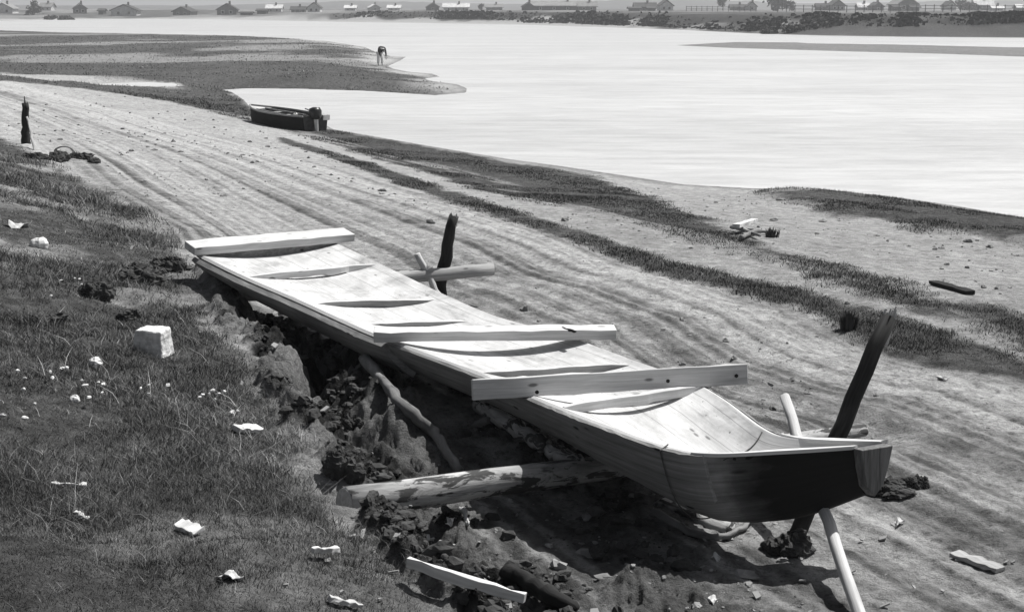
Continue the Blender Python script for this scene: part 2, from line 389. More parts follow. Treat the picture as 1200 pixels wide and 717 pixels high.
M['roof_dark'] = wallm('dark_board_roof', .045); M['roof_white'] = wallm('pale_sheet_roof', .6); M['roof_grey'] = wallm('grey_shingle_roof', .22)
M['glass'] = plain('dark_window_glass', .02, .1, .1, 1)
M['fence'] = wallm('grey_fence_wood', .12)
M['leaf'] = plain('dark_tree_foliage', .045, .8, .5, 1.5)
M['trunk'] = plain('tree_bark', .06, .9, .3, 4)
# ground
def ground_mat():
    m, nt, b = nm('river_bank_ground'); tc = N(nt, 'ShaderNodeTexCoord'); o = tc.outputs['Object']
    n1 = noise(nt, o, .6, 6, .6); n2 = noise(nt, o, 6, 6, .65); n3 = noise(nt, o, 45, 4, .7)
    tone = attr(nt, 'tone', 'Fac')
    sand = ramp(nt, n2, [(.3, .22), (.52, .32), (.7, .41)])
    sand = mixc(nt, .6, sand, ramp(nt, n3, [(.34, .45), (.5, 1.0)]), 'MULTIPLY')
    ng = noise(nt, o, 13, 7, .78); sand = mixc(nt, .8, sand, ramp(nt, ng, [(.36, .35), (.47, .95), (.6, 1.1)]), 'MULTIPLY')
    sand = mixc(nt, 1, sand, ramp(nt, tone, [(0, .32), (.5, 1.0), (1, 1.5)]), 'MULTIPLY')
    soil = ramp(nt, n2, [(.35, .010), (.55, .04), (.75, .11)])
    soil = mixc(nt, .7, soil, ramp(nt, n3, [(.35, .35), (.6, 1.2)]), 'MULTIPLY')
    turf = ramp(nt, n2, [(.3, .018), (.5, .055), (.72, .12)])
    turf = mixc(nt, .6, turf, ramp(nt, n3, [(.35, .4), (.55, 1.1)]), 'MULTIPLY')
    n0 = noise(nt, mapping(nt, o, (1, .5, 1)), .16, 6, .7)
    patchy = ramp(nt, n0, [(.34, .35), (.5, 1.0), (.66, 1.6)])
    soil = mixc(nt, .8, soil, patchy, 'MULTIPLY'); turf = mixc(nt, .55, turf, patchy, 'MULTIPLY')
    c = mixc(nt, attr(nt, 'soil', 'Fac'), sand, soil)
    c = mixc(nt, attr(nt, 'grass', 'Fac'), c, turf)
    c = mixc(nt, attr(nt, 'wet', 'Fac'), c, mixc(nt, 1, c, .5, 'MULTIPLY'))
    nt.links.new(c, b.inputs['Base Color']); b.inputs['Roughness'].default_value = .95; b.inputs['Specular IOR Level'].default_value = .1
    n4 = noise(nt, o, 19, 6, .75); n5 = noise(nt, o, 110, 3, .7)
    h = math_(nt, 'ADD', math_(nt, 'ADD', math_(nt, 'MULTIPLY', n2, .5), n4), math_(nt, 'MULTIPLY', n5, .25))
    bump(nt, b, h, 1.0, .045); return m
M['ground'] = ground_mat()
def water_mat():
    m, nt, b = nm('sky_glare_river_water'); tc = N(nt, 'ShaderNodeTexCoord')
    n = noise(nt, mapping(nt, tc.outputs['Object'], (.35, 1.6, 1)), 1.0, 6, .65)
    n2 = noise(nt, mapping(nt, tc.outputs['Object'], (.03, .12, 1)), 1.0, 6, .65)
    n6 = noise(nt, mapping(nt, tc.outputs['Object'], (.35, 1.3, 1)), 1.0, 5, .75)
    nt.links.new(mixc(nt, .38, ramp(nt, n2, [(.3, .46), (.7, .60)]), ramp(nt, n6, [(.36, .55), (.6, 1.1)]), 'MULTIPLY'), b.inputs['Base Color'])  # pale base colour stands in for sky glare, its streaks for ripples
    b.inputs['Roughness'].default_value = .3; b.inputs['IOR'].default_value = 1.33
    bump(nt, b, n, .9, .15); return m
M['water'] = water_mat()
def blade_mat():
    m, nt, b = nm('grass_blades'); t = attr(nt, 'tone', 'Fac')
    nt.links.new(ramp(nt, t, [(0, .02), (.45, .09), (.8, .24), (1, .5)]), b.inputs['Base Color'])
    b.inputs['Roughness'].default_value = .7; b.inputs['Specular IOR Level'].default_value = .2; return m
M['blade'] = blade_mat()
# ------------------------------------------------------------------ ground sheet
def mesh_np(name, V, Fq, mat, attrs={}, smooth=True, tri=False, kind=None, label=None, cat=None):
    me = bpy.data.meshes.new(name); k = 3 if tri else 4
    me.vertices.add(len(V)); me.vertices.foreach_set('co', V.astype(np.float32).ravel())
    me.loops.add(Fq.size); me.loops.foreach_set('vertex_index', Fq.astype(np.int32).ravel())
    me.polygons.add(len(Fq)); me.polygons.foreach_set('loop_start', np.arange(0, Fq.size, k, dtype=np.int32)); me.polygons.foreach_set('loop_total', np.full(len(Fq), k, np.int32))
    me.polygons.foreach_set('use_smooth', np.full(len(Fq), smooth))
    for a, d in attrs.items():
        at = me.attributes.new(a, 'FLOAT', 'POINT'); at.data.foreach_set('value', d.astype(np.float32))
    me.materials.append(mat); me.update(calc_edges=True); me.validate()
    o = bpy.data.objects.new(name, me); COL.objects.link(o); tag(o, label, cat, None, kind); return o
def build_ground():
    rr = [1.2]
    while rr[-1] < 3200:
        r = rr[-1]; q = .02 if r < 3.5 else .0032 if r < 17 else .0045 if r < 40 else .009 if r < 180 else .004 if r < 420 else .03
        rr.append(r*(1+q))
    rr = np.array(rr)
    th = np.concatenate([np.radians(np.linspace(-180, -34, 40, endpoint=False)), np.radians(np.linspace(-34, -25, 60, endpoint=False)), np.radians(np.linspace(-25, 25, 520, endpoint=False)), np.radians(np.linspace(25, 34, 60, endpoint=False)), np.radians(np.linspace(34, 180, 40, endpoint=False))])
    T, R = np.meshgrid(th, rr); X = (R*np.sin(T)).ravel(); Y = (R*np.cos(T)).ravel()
    pre = zfull(X, Y, True); z, dw, far, s, c, l, a, bk, rd, r = pre
    g = grassy(X, Y, pre)
    bare = bk*(1-g)
    soil = np.clip(c*(.12+.88*sm((fbm(X*3.2, Y*3.2, 50, 5)-.48)/.07))+bare*.55*sm((fbm(X*3, Y*3, 51, 4)-.45)/.15), 0, 1)
    soil = np.maximum(soil, np.exp(-((s+.45)/.35)**2)*sm((y_(Y)-5)/2)*(1-sm((Y-13)/2))*.45*sm((fbm(X*4, Y*4, 57, 4)-.4)/.12))
    # the eroded far bank: a dark earth edge over pale fallen sand, darker on the downstream side
    fn_ = fbm(X*.12, Y*.12, 55, 4)
    fb = np.where(far, sm((dw-4.5+(fn_-.5)*8)/2)*(1-sm((dw-11-(fn_-.5)*8)/5)), 0)*sm((X+75)/30)*.95
    fd = np.where(far, sm((X-14+(fn_-.5)*60)/26)*sm((dw+.5)/1.5)*(1-sm((dw-40)/20)), 0)
    soil = np.maximum(soil, np.maximum(fb, fd*.85))
    g = g*(1-.6*fd)
    rut = fbm(l*3.0, a*.03, 60, 4); rut2 = fbm(l*11, a*.06, 61, 3); mot = fbm(X*4.5, Y*4.5, 63, 5); mot2 = fbm(X*1.4, Y*1.4, 64, 4)
    big = fbm(X*.5, Y*.5, 62, 4)
    jl = l+.06*(fbm(X*2, Y*2, 66, 3)-.5); lines = 0
    for f_, w_, k_, sd_ in ((2.6, .10, .20, 120), (6.0, .10, .16, 121), (13.0, .13, .12, 122)):
        v_ = np.abs(vn(jl*f_, a*.035, sd_)-.5); lines = lines+k_*(1-sm(v_/w_))*(.4+.6*sm((fbm(l*1.5+sd_, a*.25, sd_+9, 3)-.35)/.25))*np.clip(28/(r*f_), 0, 1)
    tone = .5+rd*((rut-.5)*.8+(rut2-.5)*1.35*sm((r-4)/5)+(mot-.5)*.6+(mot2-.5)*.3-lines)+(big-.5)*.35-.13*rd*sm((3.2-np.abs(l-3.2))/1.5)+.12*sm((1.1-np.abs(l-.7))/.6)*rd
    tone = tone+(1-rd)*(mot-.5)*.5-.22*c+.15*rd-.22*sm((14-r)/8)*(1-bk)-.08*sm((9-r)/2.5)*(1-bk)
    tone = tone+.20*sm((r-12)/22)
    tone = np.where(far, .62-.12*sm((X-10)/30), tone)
    wet = (1-sm(dw/.8))*.7*(~far)*(r < 300)+np.where(psdf(X, Y, BAR) > -1, .55, 0)
    n, k = len(rr), len(th)
    i = np.arange(n-1)[:, None]*k; j = np.arange(k)[None, :]; jn = (j+1) % k
    Q = np.stack([i+j, i+jn, i+k+jn, i+k+j], -1).reshape(-1, 4)[:, ::-1]
    V = np.stack([X, Y, z], 1)
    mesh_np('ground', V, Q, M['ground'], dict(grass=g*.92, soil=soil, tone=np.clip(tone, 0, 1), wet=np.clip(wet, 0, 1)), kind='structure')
def y_(v): return v
build_ground()
# water: one sheet, and the small pool on the spit
def sheet(name, x0, x1, y0, y1, z, mat):
    mb = MB(); mb.add([(x0, y0, z), (x1, y0, z), (x1, y1, z), (x0, y1, z)], [(0, 1, 2, 3)]); o = mb.build(name, mat); o['kind'] = 'structure'; return o
sheet('water', -1800, 1200, -300, 900, WZ, M['water'])
pc = np.mean(POOL, 0); pz = float(zbase(np.array([pc[0]]), np.array([pc[1]]))[0])
mb = MB(); mb.add([(p[0], p[1], -.55) for p in POOL], [tuple(range(len(POOL)))[::-1]]); po = mb.build('pool_water', M['water']); po['kind'] = 'structure'
# ------------------------------------------------------------------ grass, clods, pebbles
def blades(x, y, h, w, tone, lean=1.9):
    n = len(x); z = zfull(x, y); a = RNG.random(n)*2*np.pi; ld = RNG.random(n)*2*np.pi; le = h*lean*RNG.random(n)
    dx, dy = np.cos(a)*w/2, np.sin(a)*w/2; lx, ly = np.cos(ld)*le, np.sin(ld)*le
    z0 = z-.01
    V = np.stack([np.stack([x-dx, y-dy, z0], 1), np.stack([x+dx, y+dy, z0], 1),
                  np.stack([x+dx*.7+lx*.35, y+dy*.7+ly*.35, z0+h*.6], 1), np.stack([x-dx*.7+lx*.35, y-dy*.7+ly*.35, z0+h*.6], 1),
                  np.stack([x+lx, y+ly, z0+h], 1)], 1)
    return V, np.repeat(tone, 5)
def scatter(n, r0, r1, amax=27, p=1.0):
    r = np.exp(np.log(r0)+(np.log(r1)-np.log(r0))*RNG.random(n)**p); t = np.radians((RNG.random(n)*2-1)*amax)
    return r*np.sin(t), r*np.cos(t)
Vs = []; Ts = []
def addgrass(n, r0, r1, hf, wf, tone0, filt=None, p=1.0):
    x, y = scatter(n, r0, r1, 27, p)
    pre = zfull(x, y, True); g = grassy(x, y, pre)
    k = (RNG.random(n) < g**.8)
    if filt is not None: k &= filt(x, y, pre)
    x, y = x[k], y[k]; r = np.hypot(x, y)
    pat = fbm(x*.8, y*.8, 70, 4); pat2 = fbm(x*3, y*3, 71, 3)
    h = hf*(.45+.9*RNG.random(len(x)))*(.55+1.2*sm((pat-.35)/.35))
    w = np.maximum(wf, r*.00045)*(.6+.8*RNG.random(len(x)))
    t = np.clip(tone0+(pat2-.5)*.7+(fbm(x*.5, y*.5, 72, 3)-.5)*.8-.13*sm((8.5-r)/4)+RNG.normal(0, .16, len(x)), 0, 1)
    V, T = blades(x, y, h, w, t); Vs.append(V); Ts.append(T)
addgrass(760000, 2.6, 20, .038, .0030, .42, lambda x, y, p: p[3] > -.1)
addgrass(7000, 2.8, 20, .095, .0026, .8, lambda x, y, p: p[3] > .1)
addgrass(120000, 18, 60, .06, .008, .45, lambda x, y, p: p[3] > 0)
addgrass(1000000, 9, 62, .028, .005, .16, lambda x, y, p: p[3] < -.3)
addgrass(120000, 50, 190, .05, .03, .45, lambda x, y, p: p[3] < -.3)
V = np.concatenate(Vs); T = np.concatenate(Ts); n = len(V)
b = np.arange(n)[:, None]*5
Ft = np.concatenate([b+np.array([[0, 1, 2]]), b+np.array([[0, 2, 3]]), b+np.array([[3, 2, 4]])])
mesh_np('grass', V.reshape(-1, 3), Ft, M['blade'], dict(tone=T), smooth=False, tri=True, kind='stuff', label='short dry grass covering the bank and the strips beside the sandy road', cat='grass')
print('blades', n)
def clods(name, pts, sizes, mat, label, cat, rough=.35):
    """many small rough lumps in one stuff mesh"""
    T_, P_ = np.meshgrid(np.pi*np.arange(1, 5)/5, 2*np.pi*np.arange(8)/8, indexing='ij')
    ico = np.concatenate([[[0, 0, 1]], np.stack([np.sin(T_)*np.cos(P_), np.sin(T_)*np.sin(P_), np.cos(T_)], -1).reshape(-1, 3), [[0, 0, -1]]])
    f = [(0, 1+i, 1+(i+1) % 8) for i in range(8)]+[(33, 25+(i+1) % 8, 25+i) for i in range(8)]
    for j in range(3):
        for i in range(8): p_ = 1+j*8; f += [(p_+i, p_+8+i, p_+8+(i+1) % 8), (p_+i, p_+8+(i+1) % 8, p_+(i+1) % 8)]
    f = np.array(f); n = len(pts); K_ = len(ico)
    V = ico[None]*sizes[:, None, None]*(1+rough*(RNG.random((n, K_, 1))*2-1))*np.stack([.55+1.1*RNG.random(n), .55+.6*RNG.random(n), .4+.5*RNG.random(n)], 1)[:, None, :]
    a = RNG.random(n)*6.28; ca, sa = np.cos(a)[:, None], np.sin(a)[:, None]
    V = np.stack([V[..., 0]*ca-V[..., 1]*sa, V[..., 0]*sa+V[..., 1]*ca, V[..., 2]], -1)+pts[:, None, :]
    Fq = (f[None]+(np.arange(n)*K_)[:, None, None]).reshape(-1, 3)
    return mesh_np(name, V.reshape(-1, 3), Fq, mat, {}, smooth=False, tri=True, kind='stuff', label=label, cat=cat)
x, y = scatter(150000, 4.5, 15, 24); pre = zfull(x, y, True)
k = RNG.random(len(x)) < 1.4*pre[4]*sm((fbm(x*3.2, y*3.2, 50, 4)-.47)/.08)*.3
x, y = x[k], y[k]; sz = np.minimum(.004+.008*RNG.pareto(1.8, len(x)), .045)
clods('dirt_clods', np.stack([x, y, zfull(x, y)+sz*.2], 1), sz, M['earth'], 'dark crumbled earth clods in the dug ground beside the boat', 'earth clods', .27)
x, y = scatter(26000, 5, 60, 24); pre = zfull(x, y, True); g = grassy(x, y, pre)
k = (RNG.random(len(x)) < .22*(1-g)*(pre[1] > .5)*(pre[3] < 0)*sm((fbm(x*.9, y*.9, 77, 3)-.42)/.12)); x, y = x[k], y[k]; sz = np.minimum((.006+.008*RNG.pareto(2.5, len(x)))*np.maximum(1, np.hypot(x, y)/14), .05)
clods('pebbles', np.stack([x, y, zfull(x, y)+sz*.15], 1), sz, plain('small_stones', .2, .9, .7, 3), 'small stones and crumbs scattered over the sandy road', 'pebbles')
x, y = scatter(9000, 4.5, 16, 24); pre = zfull(x, y, True)
k = RNG.random(len(x)) < .045*sm((pre[3]+4.2)/1.5)*(1-sm((pre[3]-.2)/.8)); x, y = x[k], y[k]; n = len(x); z = zfull(x, y); a = RNG.random(n)*6.28; L_ = .008+.022*RNG.random(n)**2; W_ = L_*(.25+.5*RNG.random(n)); tl = RNG.normal(0, .35, n)
ex_ = np.stack([np.cos(a)*L_, np.sin(a)*L_, tl*L_], 1); ey_ = np.stack([-np.sin(a)*W_, np.cos(a)*W_, RNG.normal(0, .3, n)*W_], 1); c_ = np.stack([x, y, z+.012], 1); up_ = np.array([[0, 0, .004]])
V = np.stack([c_+sx*ex_*(1 if sy > 0 else .75)+sy*ey_+sz*up_ for sz in (-1, 1) for sx, sy in ((-1, -1), (1, -1), (1, 1), (-1, 1))], 1)
Fq = (np.array([[3, 2, 1, 0], [4, 5, 6, 7], [0, 1, 5, 4], [1, 2, 6, 5], [2, 3, 7, 6], [3, 0, 4, 7]])[None]+(np.arange(n)*8)[:, None, None]).reshape(-1, 4)
mesh_np('wood_chips', V.reshape(-1, 3), Fq, M['grey'], {}, smooth=False, kind='stuff', label='pale wood chips and splinters strewn on the ground around the boat', cat='wood chips')
# ------------------------------------------------------------------ the unfinished boat
PAIRS = [((232, 297), (392, 284), .80, .24), ((285, 323), (443, 308), .77, .26), ((350, 351), (525, 347), .75, .27), ((405, 376), (583, 371), .73, .28), ((447, 394), (662, 393), .72, .29), ((555, 434), (745, 423), .72, .30), ((614, 459), (812, 446), .72, .32), ((655, 476), (822, 452), .72, .34), ((700, 494), (850, 470), .72, .37), ((783, 523), (893, 502), .72, .40), ((838, 531), (925, 513), .72, .40), ((920, 528), (975, 516), .72, .37), ((1006, 523), (1034, 519), .73, .25)]
def catmull(A, t):
    n = len(A)-1; i = min(int(t), n-1); u = t-i
    p0 = A[max(i-1, 0)]; p1 = A[i]; p2 = A[i+1]; p3 = A[min(i+2, n)]
    return .5*(2*p1+(p2-p0)*u+(2*p0-5*p1+4*p2-p3)*u*u+(3*p1-p0-3*p2+p3)*u**3)
NE = np.array([P(*p[0], p[2]) for p in PAIRS]); FA = np.array([P(*p[1], p[2]-.01) for p in PAIRS]); DD = np.array([p[3] for p in PAIRS])
AX = (NE[-1]+FA[-1]-NE[0]-FA[0]); AX[2] = 0; AX /= np.linalg.norm(AX)
TK = .028
def sect(t, u, off=0.0, dz=0.0, dk=1.0, pk=None):
    """point of the hull: t along (0..12), u across (0 near gunwale .. 1 far gunwale), off = outward offset"""
    a = catmull(NE, t); b = catmull(FA, t); D = float(catmull(DD, t))*dk
    q = sm((t-8)/4); p = pk or 3.2-1.3*q; W = np.linalg.norm(b-a)
    def raw(u):
        s_ = 1-abs(2*u-1)**p; return a+(b-a)*u-np.array([0, 0, 1])*D*s_
    c = raw(u); e = 1e-3; tg = raw(min(u+e, 1))-raw(max(u-e, 0)); tg /= np.linalg.norm(tg)
    ac = (b-a)/W; nrm = np.array([ac[0]*(-tg[2]) if 0 else 0, 0, 0])
    # outward normal in the section plane
    h = np.dot(tg, ac); v = tg[2]
    nrm = ac*v+np.array([0, 0, -1])*h
    nrm /= np.linalg.norm(nrm)+1e-9
    return c+nrm*off+np.array([0, 0, dz])
ROOT = empty('wooden_boat', ((NE[6]+FA[6])/2*[1, 1, 0]), 'long unfinished plank boat of pale new wood propped on logs beside the road', 'boat')
def hull():
    mb = MB(); nt_, nu = 96, 26; painted_shade = []
    ts = np.linspace(0, 12, nt_); us = np.array([.5-.5*math.cos(math.pi*i/nu)*1 for i in range(nu+1)])
    us = .5+.5*np.sign(us-.5)*np.abs(2*us-1)**.9
    for side, off in ((0, 0.0), (1, TK)):
        vs = []; gs = []; fs = []
        for i, t in enumerate(ts):
            for j, u in enumerate(us):
                p = sect(t, u, off) if side else sect(t, u, 0, 0, .28+.12*float(sm((t-7)/2)), 2.0); vs.append(p); gs.append(((p-NE[0]).dot(AX), u*1.2+side*7, side*3.0))
                painted_shade.append((max(float(sm((t-9.5)/1.5)), .8*float(sm((4.6-t)/.8)*sm((.5-abs(u-.5)-.10)/.06))) if side else 0.0))  # shade painted into the colour: bow underside and hull below the rear strakes
        for i in range(nt_-1):
            for j in range(nu):
                q = (i*(nu+1)+j, i*(nu+1)+j+1, (i+1)*(nu+1)+j+1, (i+1)*(nu+1)+j)
                fs.append(q if side == 0 else q[::-1])
        mb.add(vs, fs, gs, side)
    K = nt_*(nu+1)
    def I(side, i, j): return side*K+i*(nu+1)+j
    fs = []
    for i in range(nt_-1):
        fs.append((I(0, i, 0), I(0, i+1, 0), I(1, i+1, 0), I(1, i, 0)))
        fs.append((I(0, i+1, nu), I(0, i, nu), I(1, i, nu), I(1, i+1, nu)))
    b = len(mb.f)
    mb.f += fs; mb.m += [0]*len(fs)
    for i in (0,):
        for j in range(nu):
            q = (I(0, i, j), I(1, i, j), I(1, i, j+1), I(0, i, j+1)); mb.f.append(q); mb.m.append(0)
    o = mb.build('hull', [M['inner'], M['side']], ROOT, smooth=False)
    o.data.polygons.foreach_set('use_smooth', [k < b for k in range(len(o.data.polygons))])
    at = o.data.attributes.new('painted_shade', 'FLOAT', 'POINT'); at.data.foreach_set('value', np.array(painted_shade, np.float32))
    # stem block closing the bow, end grain towards the road
    mb = MB(); ring0 = []; 
    js = [0, .12, .3, .5, .7, .88, 1]
    A_ = [sect(11.95, u, TK*.9) for u in js]; B_ = [sect(12, u, TK*.95)+AX*.05 for u in js]
    vs = A_+B_; n = len(js); gs = [(p[2]*1.0, (p-NE[-1]).dot(np.cross(AX, (0, 0, 1))), i*.01) for i, p in enumerate(vs)]
    fs = [(i, i+1, n+i+1, n+i) for i in range(n-1)]+[(n-1, 0, n, 2*n-1), tuple(range(n, 2*n)), tuple(range(n))[::-1]]
    mb.add(vs, fs, gs); mb.build('stem_block', M['stem'], ROOT, bevel=.004)
hull()
def strake(t0, t1, u0, u1, name, off0, th, far=False, drop=0.0):
    mb = MB(); n = int((t1-t0)*9)+2; m = 6; vs = []; gs = []; fs = []; r = np.random.default_rng(int(t0*10)+far)
    sd = r.random()*20
    for i in range(n+1):
        t = t0+(t1-t0)*i/n
        for k in range(m+1):
            u = u0+(u1-u0)*k/m; uu = 1-u if far else u
            for off in (off0, off0+th):
                p = sect(t, uu, off, .006-drop+(r.normal(0, .0015)))
                vs.append(p); gs.append(((p-NE[0]).dot(AX)+sd, p[2]+sd, off))
    w = (m+1)*2
    for i in range(n):
        for k in range(m):
            a = i*w+k*2; b = a+w
            fs += [(a+1, b+1, b+3, a+3), (a, a+2, b+2, b)]
        a = i*w; b = a+w; fs += [(a, b, b+1, a+1)]
        a = i*w+m*2; b = a+w; fs += [(a, a+1, b+1, b)]
    for k in range(m):
        a = k*2; fs.append((a, a+1, a+3, a+2)); a = n*w+k*2; fs.append((a, a+2, a+3, a+1))
    mb.add(vs, fs, gs)
    o = mb.build(name, M['side'], ROOT)
    o.data.polygons.foreach_set('use_smooth', [False]*len(o.data.polygons))
    return o
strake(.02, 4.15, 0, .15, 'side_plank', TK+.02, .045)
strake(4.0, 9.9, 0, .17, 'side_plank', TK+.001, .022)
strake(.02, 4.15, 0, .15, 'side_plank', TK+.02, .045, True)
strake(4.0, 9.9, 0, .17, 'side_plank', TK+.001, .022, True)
# thick pale rim round the bow
for sg in (0, 1):
    mb = MB(); vs = []; fs = []; gs = []; n = 30
    for i in range(n+1):
        t = 9.6+2.38*i/n; a = sect(t, sg, TK*1.25); c_ = sect(t, .5); d_ = (c_-a)*[1, 1, 0]; d_ /= np.linalg.norm(d_)+1e-9; w_ = .012+.05*float(sm((t-9.6)/1.5))*(1-.55*float(sm((t-11)/1)))
        for (k, q) in ((0, .0), (1, .0), (1, .022), (0, .022)):
            p = a+d_*(w_*k if k else -.006)+np.array([0, 0, q-.006]); vs.append(p); gs.append(((p-NE[0]).dot(AX), k*.05, q+sg))
        if i:
            for q in range(4): fs.append(((i-1)*4+q, (i-1)*4+(q+1) % 4, i*4+(q+1) % 4, i*4+q) if sg else (i*4+q, i*4+(q+1) % 4, (i-1)*4+(q+1) % 4, (i-1)*4+q))
    fs += [(0, 1, 2, 3), (n*4+3, n*4+2, n*4+1, n*4)]
    mb.add(vs, fs, gs); mb.build('bow_rim', M['plank'], ROOT, bevel=.004)
# transom under the stern plank
mb = MB(); us = np.linspace(0, 1, 15); v0 = [sect(.03, u, -.002) for u in us]; v1 = [p+AX*.035 for p in v0]; n = len(us)
mb.add(v0+v1, [tuple(range(n))[::-1], tuple(range(n, 2*n))]+[(i, i+1, n+i+1, n+i) for i in range(n-1)]+[(n-1, 0, n, 2*n-1)])
mb.build('transom', M['side'], ROOT)
# cross planks
def cplank(pa, pb, za, zb, w, h, roll=0, seed=0):
    mb = MB(); mb.board(P(*pa, za), P(*pb, zb), w, h, roll=roll, seed=seed, n=14, jit=.0025); return mb.build('cross_plank', M['plank'], ROOT, bevel=.005)
cplank((222, 291), (409, 275), .855, .845, .26, .075, math.radians(7), 1)
cplank((438, 392), (721, 389), .775, .765, .15, .07, math.radians(3), 2)
mb = MB(); mb.board(P(553, 456.5, .77), P(875, 438, .77), .045, .125, roll=math.radians(-10), seed=3, n=14, jit=.0025)
cp3 = mb.build('cross_plank', M['plank'], ROOT, bevel=.005)
mb = MB(); d3 = P(875, 438, .77)-P(553, 456.5, .77); d3 /= np.linalg.norm(d3); nrm3 = np.array([d3[1], -d3[0], 0])
for px, py in ((861, 439), (781, 445), (628, 458)):
    c3 = P(px, py, .77)+nrm3*.025; mb = MB(); mb.tube([c3, c3+nrm3*.006], [.012, .012], 10); mb.build('peg_hole', M['dark'], cp3)
mb = MB(); c2 = P(665, 386, .80); mb.board(c2+AX*-.06, c2+AX*.09, .02, .012, n=4); mb.build('lashing', M['dark'], ROOT)
# spreaders wedged between the sides: slab wood with bark-edged, wavy lower faces
def spreader(t, dz, w, h, seed, u0=.03, u1=.985, wav=.012, skew=0, bark=False):
    a = sect(t, u0)*1.0; b = sect(t+skew, u1)*1.0; a[2] = catmull(NE, t)[2]+dz; b[2] = catmull(FA, t)[2]+dz
    n = 26; mb = MB(); r = np.random.default_rng(seed); ph = r.random(3)*6; ac = (b-a)/np.linalg.norm(b-a); L = np.linalg.norm(b-a)
    vs = []; gs = []; fs = []; off = r.random()*30
    for i in range(n+1):
        x_ = i/n; c = a+(b-a)*x_; wv = wav*(math.sin(x_*9+ph[0])+.6*math.sin(x_*23+ph[1]))+r.normal(0, wav*.2); taper = 1-.5*abs(2*x_-1)**6
        for (fa, fz) in ((-1, -1), (1, -1), (1, 1), (-1, 1)):
            q = c+AX*(fa*w/2*taper+(wv if fa > 0 else 0))+np.array([0, 0, fz*h/2*taper-(abs(wv) if fz < 0 else 0)])
            vs.append(q); gs.append((x_*L+off, fa*w/2, fz*h/2+off))
        if i:
            for q in range(4): fs.append(((i-1)*4+q, (i-1)*4+(q+1) % 4, i*4+(q+1) % 4, i*4+q))
    fs += [(3, 2, 1, 0), (n*4, n*4+1, n*4+2, n*4+3)]
    mb.add(vs, fs, gs)
    if bark:
        for k in range(len(mb.f)-2):
            if k % 4 in (0, 1): mb.m[k] = 1
    return mb.build('spreader', [M['plank'], M['grey']], ROOT, bevel=.003)
spreader(1.02, -.02, .06, .05, 1); spreader(2.0, -.045, .05, .05, 2, .1, bark=True); spreader(2.85, -.07, .06, .05, 3, .12, bark=True); spreader(3.3, -.07, .05, .045, 4, .15, .97, bark=True)
spreader(5.0, -.03, .05, .04, 5, .03, .985, bark=True); spreader(7.05, -.015, .05, .055, 6, .02, .99, .006)
# wire round the bow, over the inside too
mb = MB(); t = 9.0
mb.tube([sect(t+.12*math.sin(u*9), u, -.004, 0, .40, 2.0) for u in np.linspace(.02, .98, 22)], .004, 6)
mb.tube([sect(t, u, TK+.028) for u in np.linspace(.0, .5, 14)], .004, 6)
mb.tube([sect(t, 0, TK+.028), sect(t, 0, 0, .012)], .004, 6)
mb.build('wire', M['iron'], ROOT)
# bark chips on the bow rim
mb = MB(); mb.board(sect(10.1, .02, 0, .012), sect(10.55, .02, 0, .014), .03, .02, n=6, jit=.006); mb.board(sect(10.6, .05, 0, .016), sect(10.75, .04, 0, .016), .03, .03, n=3, jit=.006); mb.build('bark_strip', M['dark'], ROOT)
# ------------------------------------------------------------------ logs, props
def lerpn(a, b, n): a = np.array(a, float); b = np.array(b, float); return [a+(b-a)*i/(n-1) for i in range(n)]
def log(name, a, b, r0, r1, mat, label, cat='log', n=14, wob=.01, seed=0, lump=.06, jag=0.0, cut=None, group=None, mid=None):
    r = np.random.default_rng(seed+5); pts = lerpn(a, b, n) if mid is None else mid
    n = len(pts); pts = [p+r.normal(0, wob, 3)*(1 if 0 < i < n-1 else .3) for i, p in enumerate(pts)]
    root = empty(name, (a[0], a[1], a[2]), label, cat, group)
    mb = MB(); mb.tube(pts, [r0+(r1-r0)*i/(n-1) for i in range(n)], 16, .0015, seed, lump, jag); mb.build('trunk' if cat in ('log',) else 'shaft', mat, root, smooth=True)
    mb = MB()
    d0 = (pts[0]-pts[1]); d0 /= np.linalg.norm(d0); d1 = (pts[-1]-pts[-2]); d1 /= np.linalg.norm(d1)
    mb.tube([pts[0]+d0*.002, pts[0]+d0*.006], [r0*.9, r0*.86], 16); mb.build('end_grain', cut or M['pale'], root)
    mb = MB(); mb.tube([pts[-1]+d1*.002, pts[-1]+d1*.006], [r1*.9, r1*.86], 16); mb.build('end_grain', cut or M['pale'], root)
    return root
# stern support log and its crossed posts
sa_, sb_ = P(205, 351, .40), P(577, 316, .40)
log('support_log', sa_, sb_, .075, .06, M['grey'], 'straight cross log under the wide stern of the pale boat', seed=1, cut=M['dark'])
tt = .83; pc = sa_+(sb_-sa_)*tt; nx = np.array((sb_-sa_)); nx[2] = 0; nx /= np.linalg.norm(nx); fr = np.array((-nx[1], nx[0], 0))
def pole(name, base, top, r0, r1, mat, label, n=12, wob=.008, seed=0, jag=0.0, lump=.08, cat='post'):
    root = empty(name, base, label, cat); r = np.random.default_rng(seed)
    pts = [p+r.normal(0, wob, 3) for p in lerpn(base, top, n)]
    mb = MB(); mb.tube(pts, [r0+(r1-r0)*i/(n-1) for i in range(n)], 14, .002, seed, lump, jag); mb.build('shaft', mat, root, smooth=True)
    return root, pts
b0 = pc+fr*.10+nx*-.03; 
top = PD(531, 256, b0[1]+.02)
r_, pts = pole('support_post', (b0[0]-.05, b0[1], -.1), top, .075, .052, M['dark'], 'short black upright post behind the stern of the pale boat, with a broken pale top', seed=3, jag=.05)
mb = MB(); r2 = np.random.default_rng(4)
for k in range(7):
    a = r2.random()*6.28; c = np.array(top)+np.array([math.cos(a)*.03, math.sin(a)*.03, .0]); mb.tube([c-np.array([0, 0, .08]), c+np.array([.012, 0, .02+.06*r2.random()])], [.012, .002], 6)
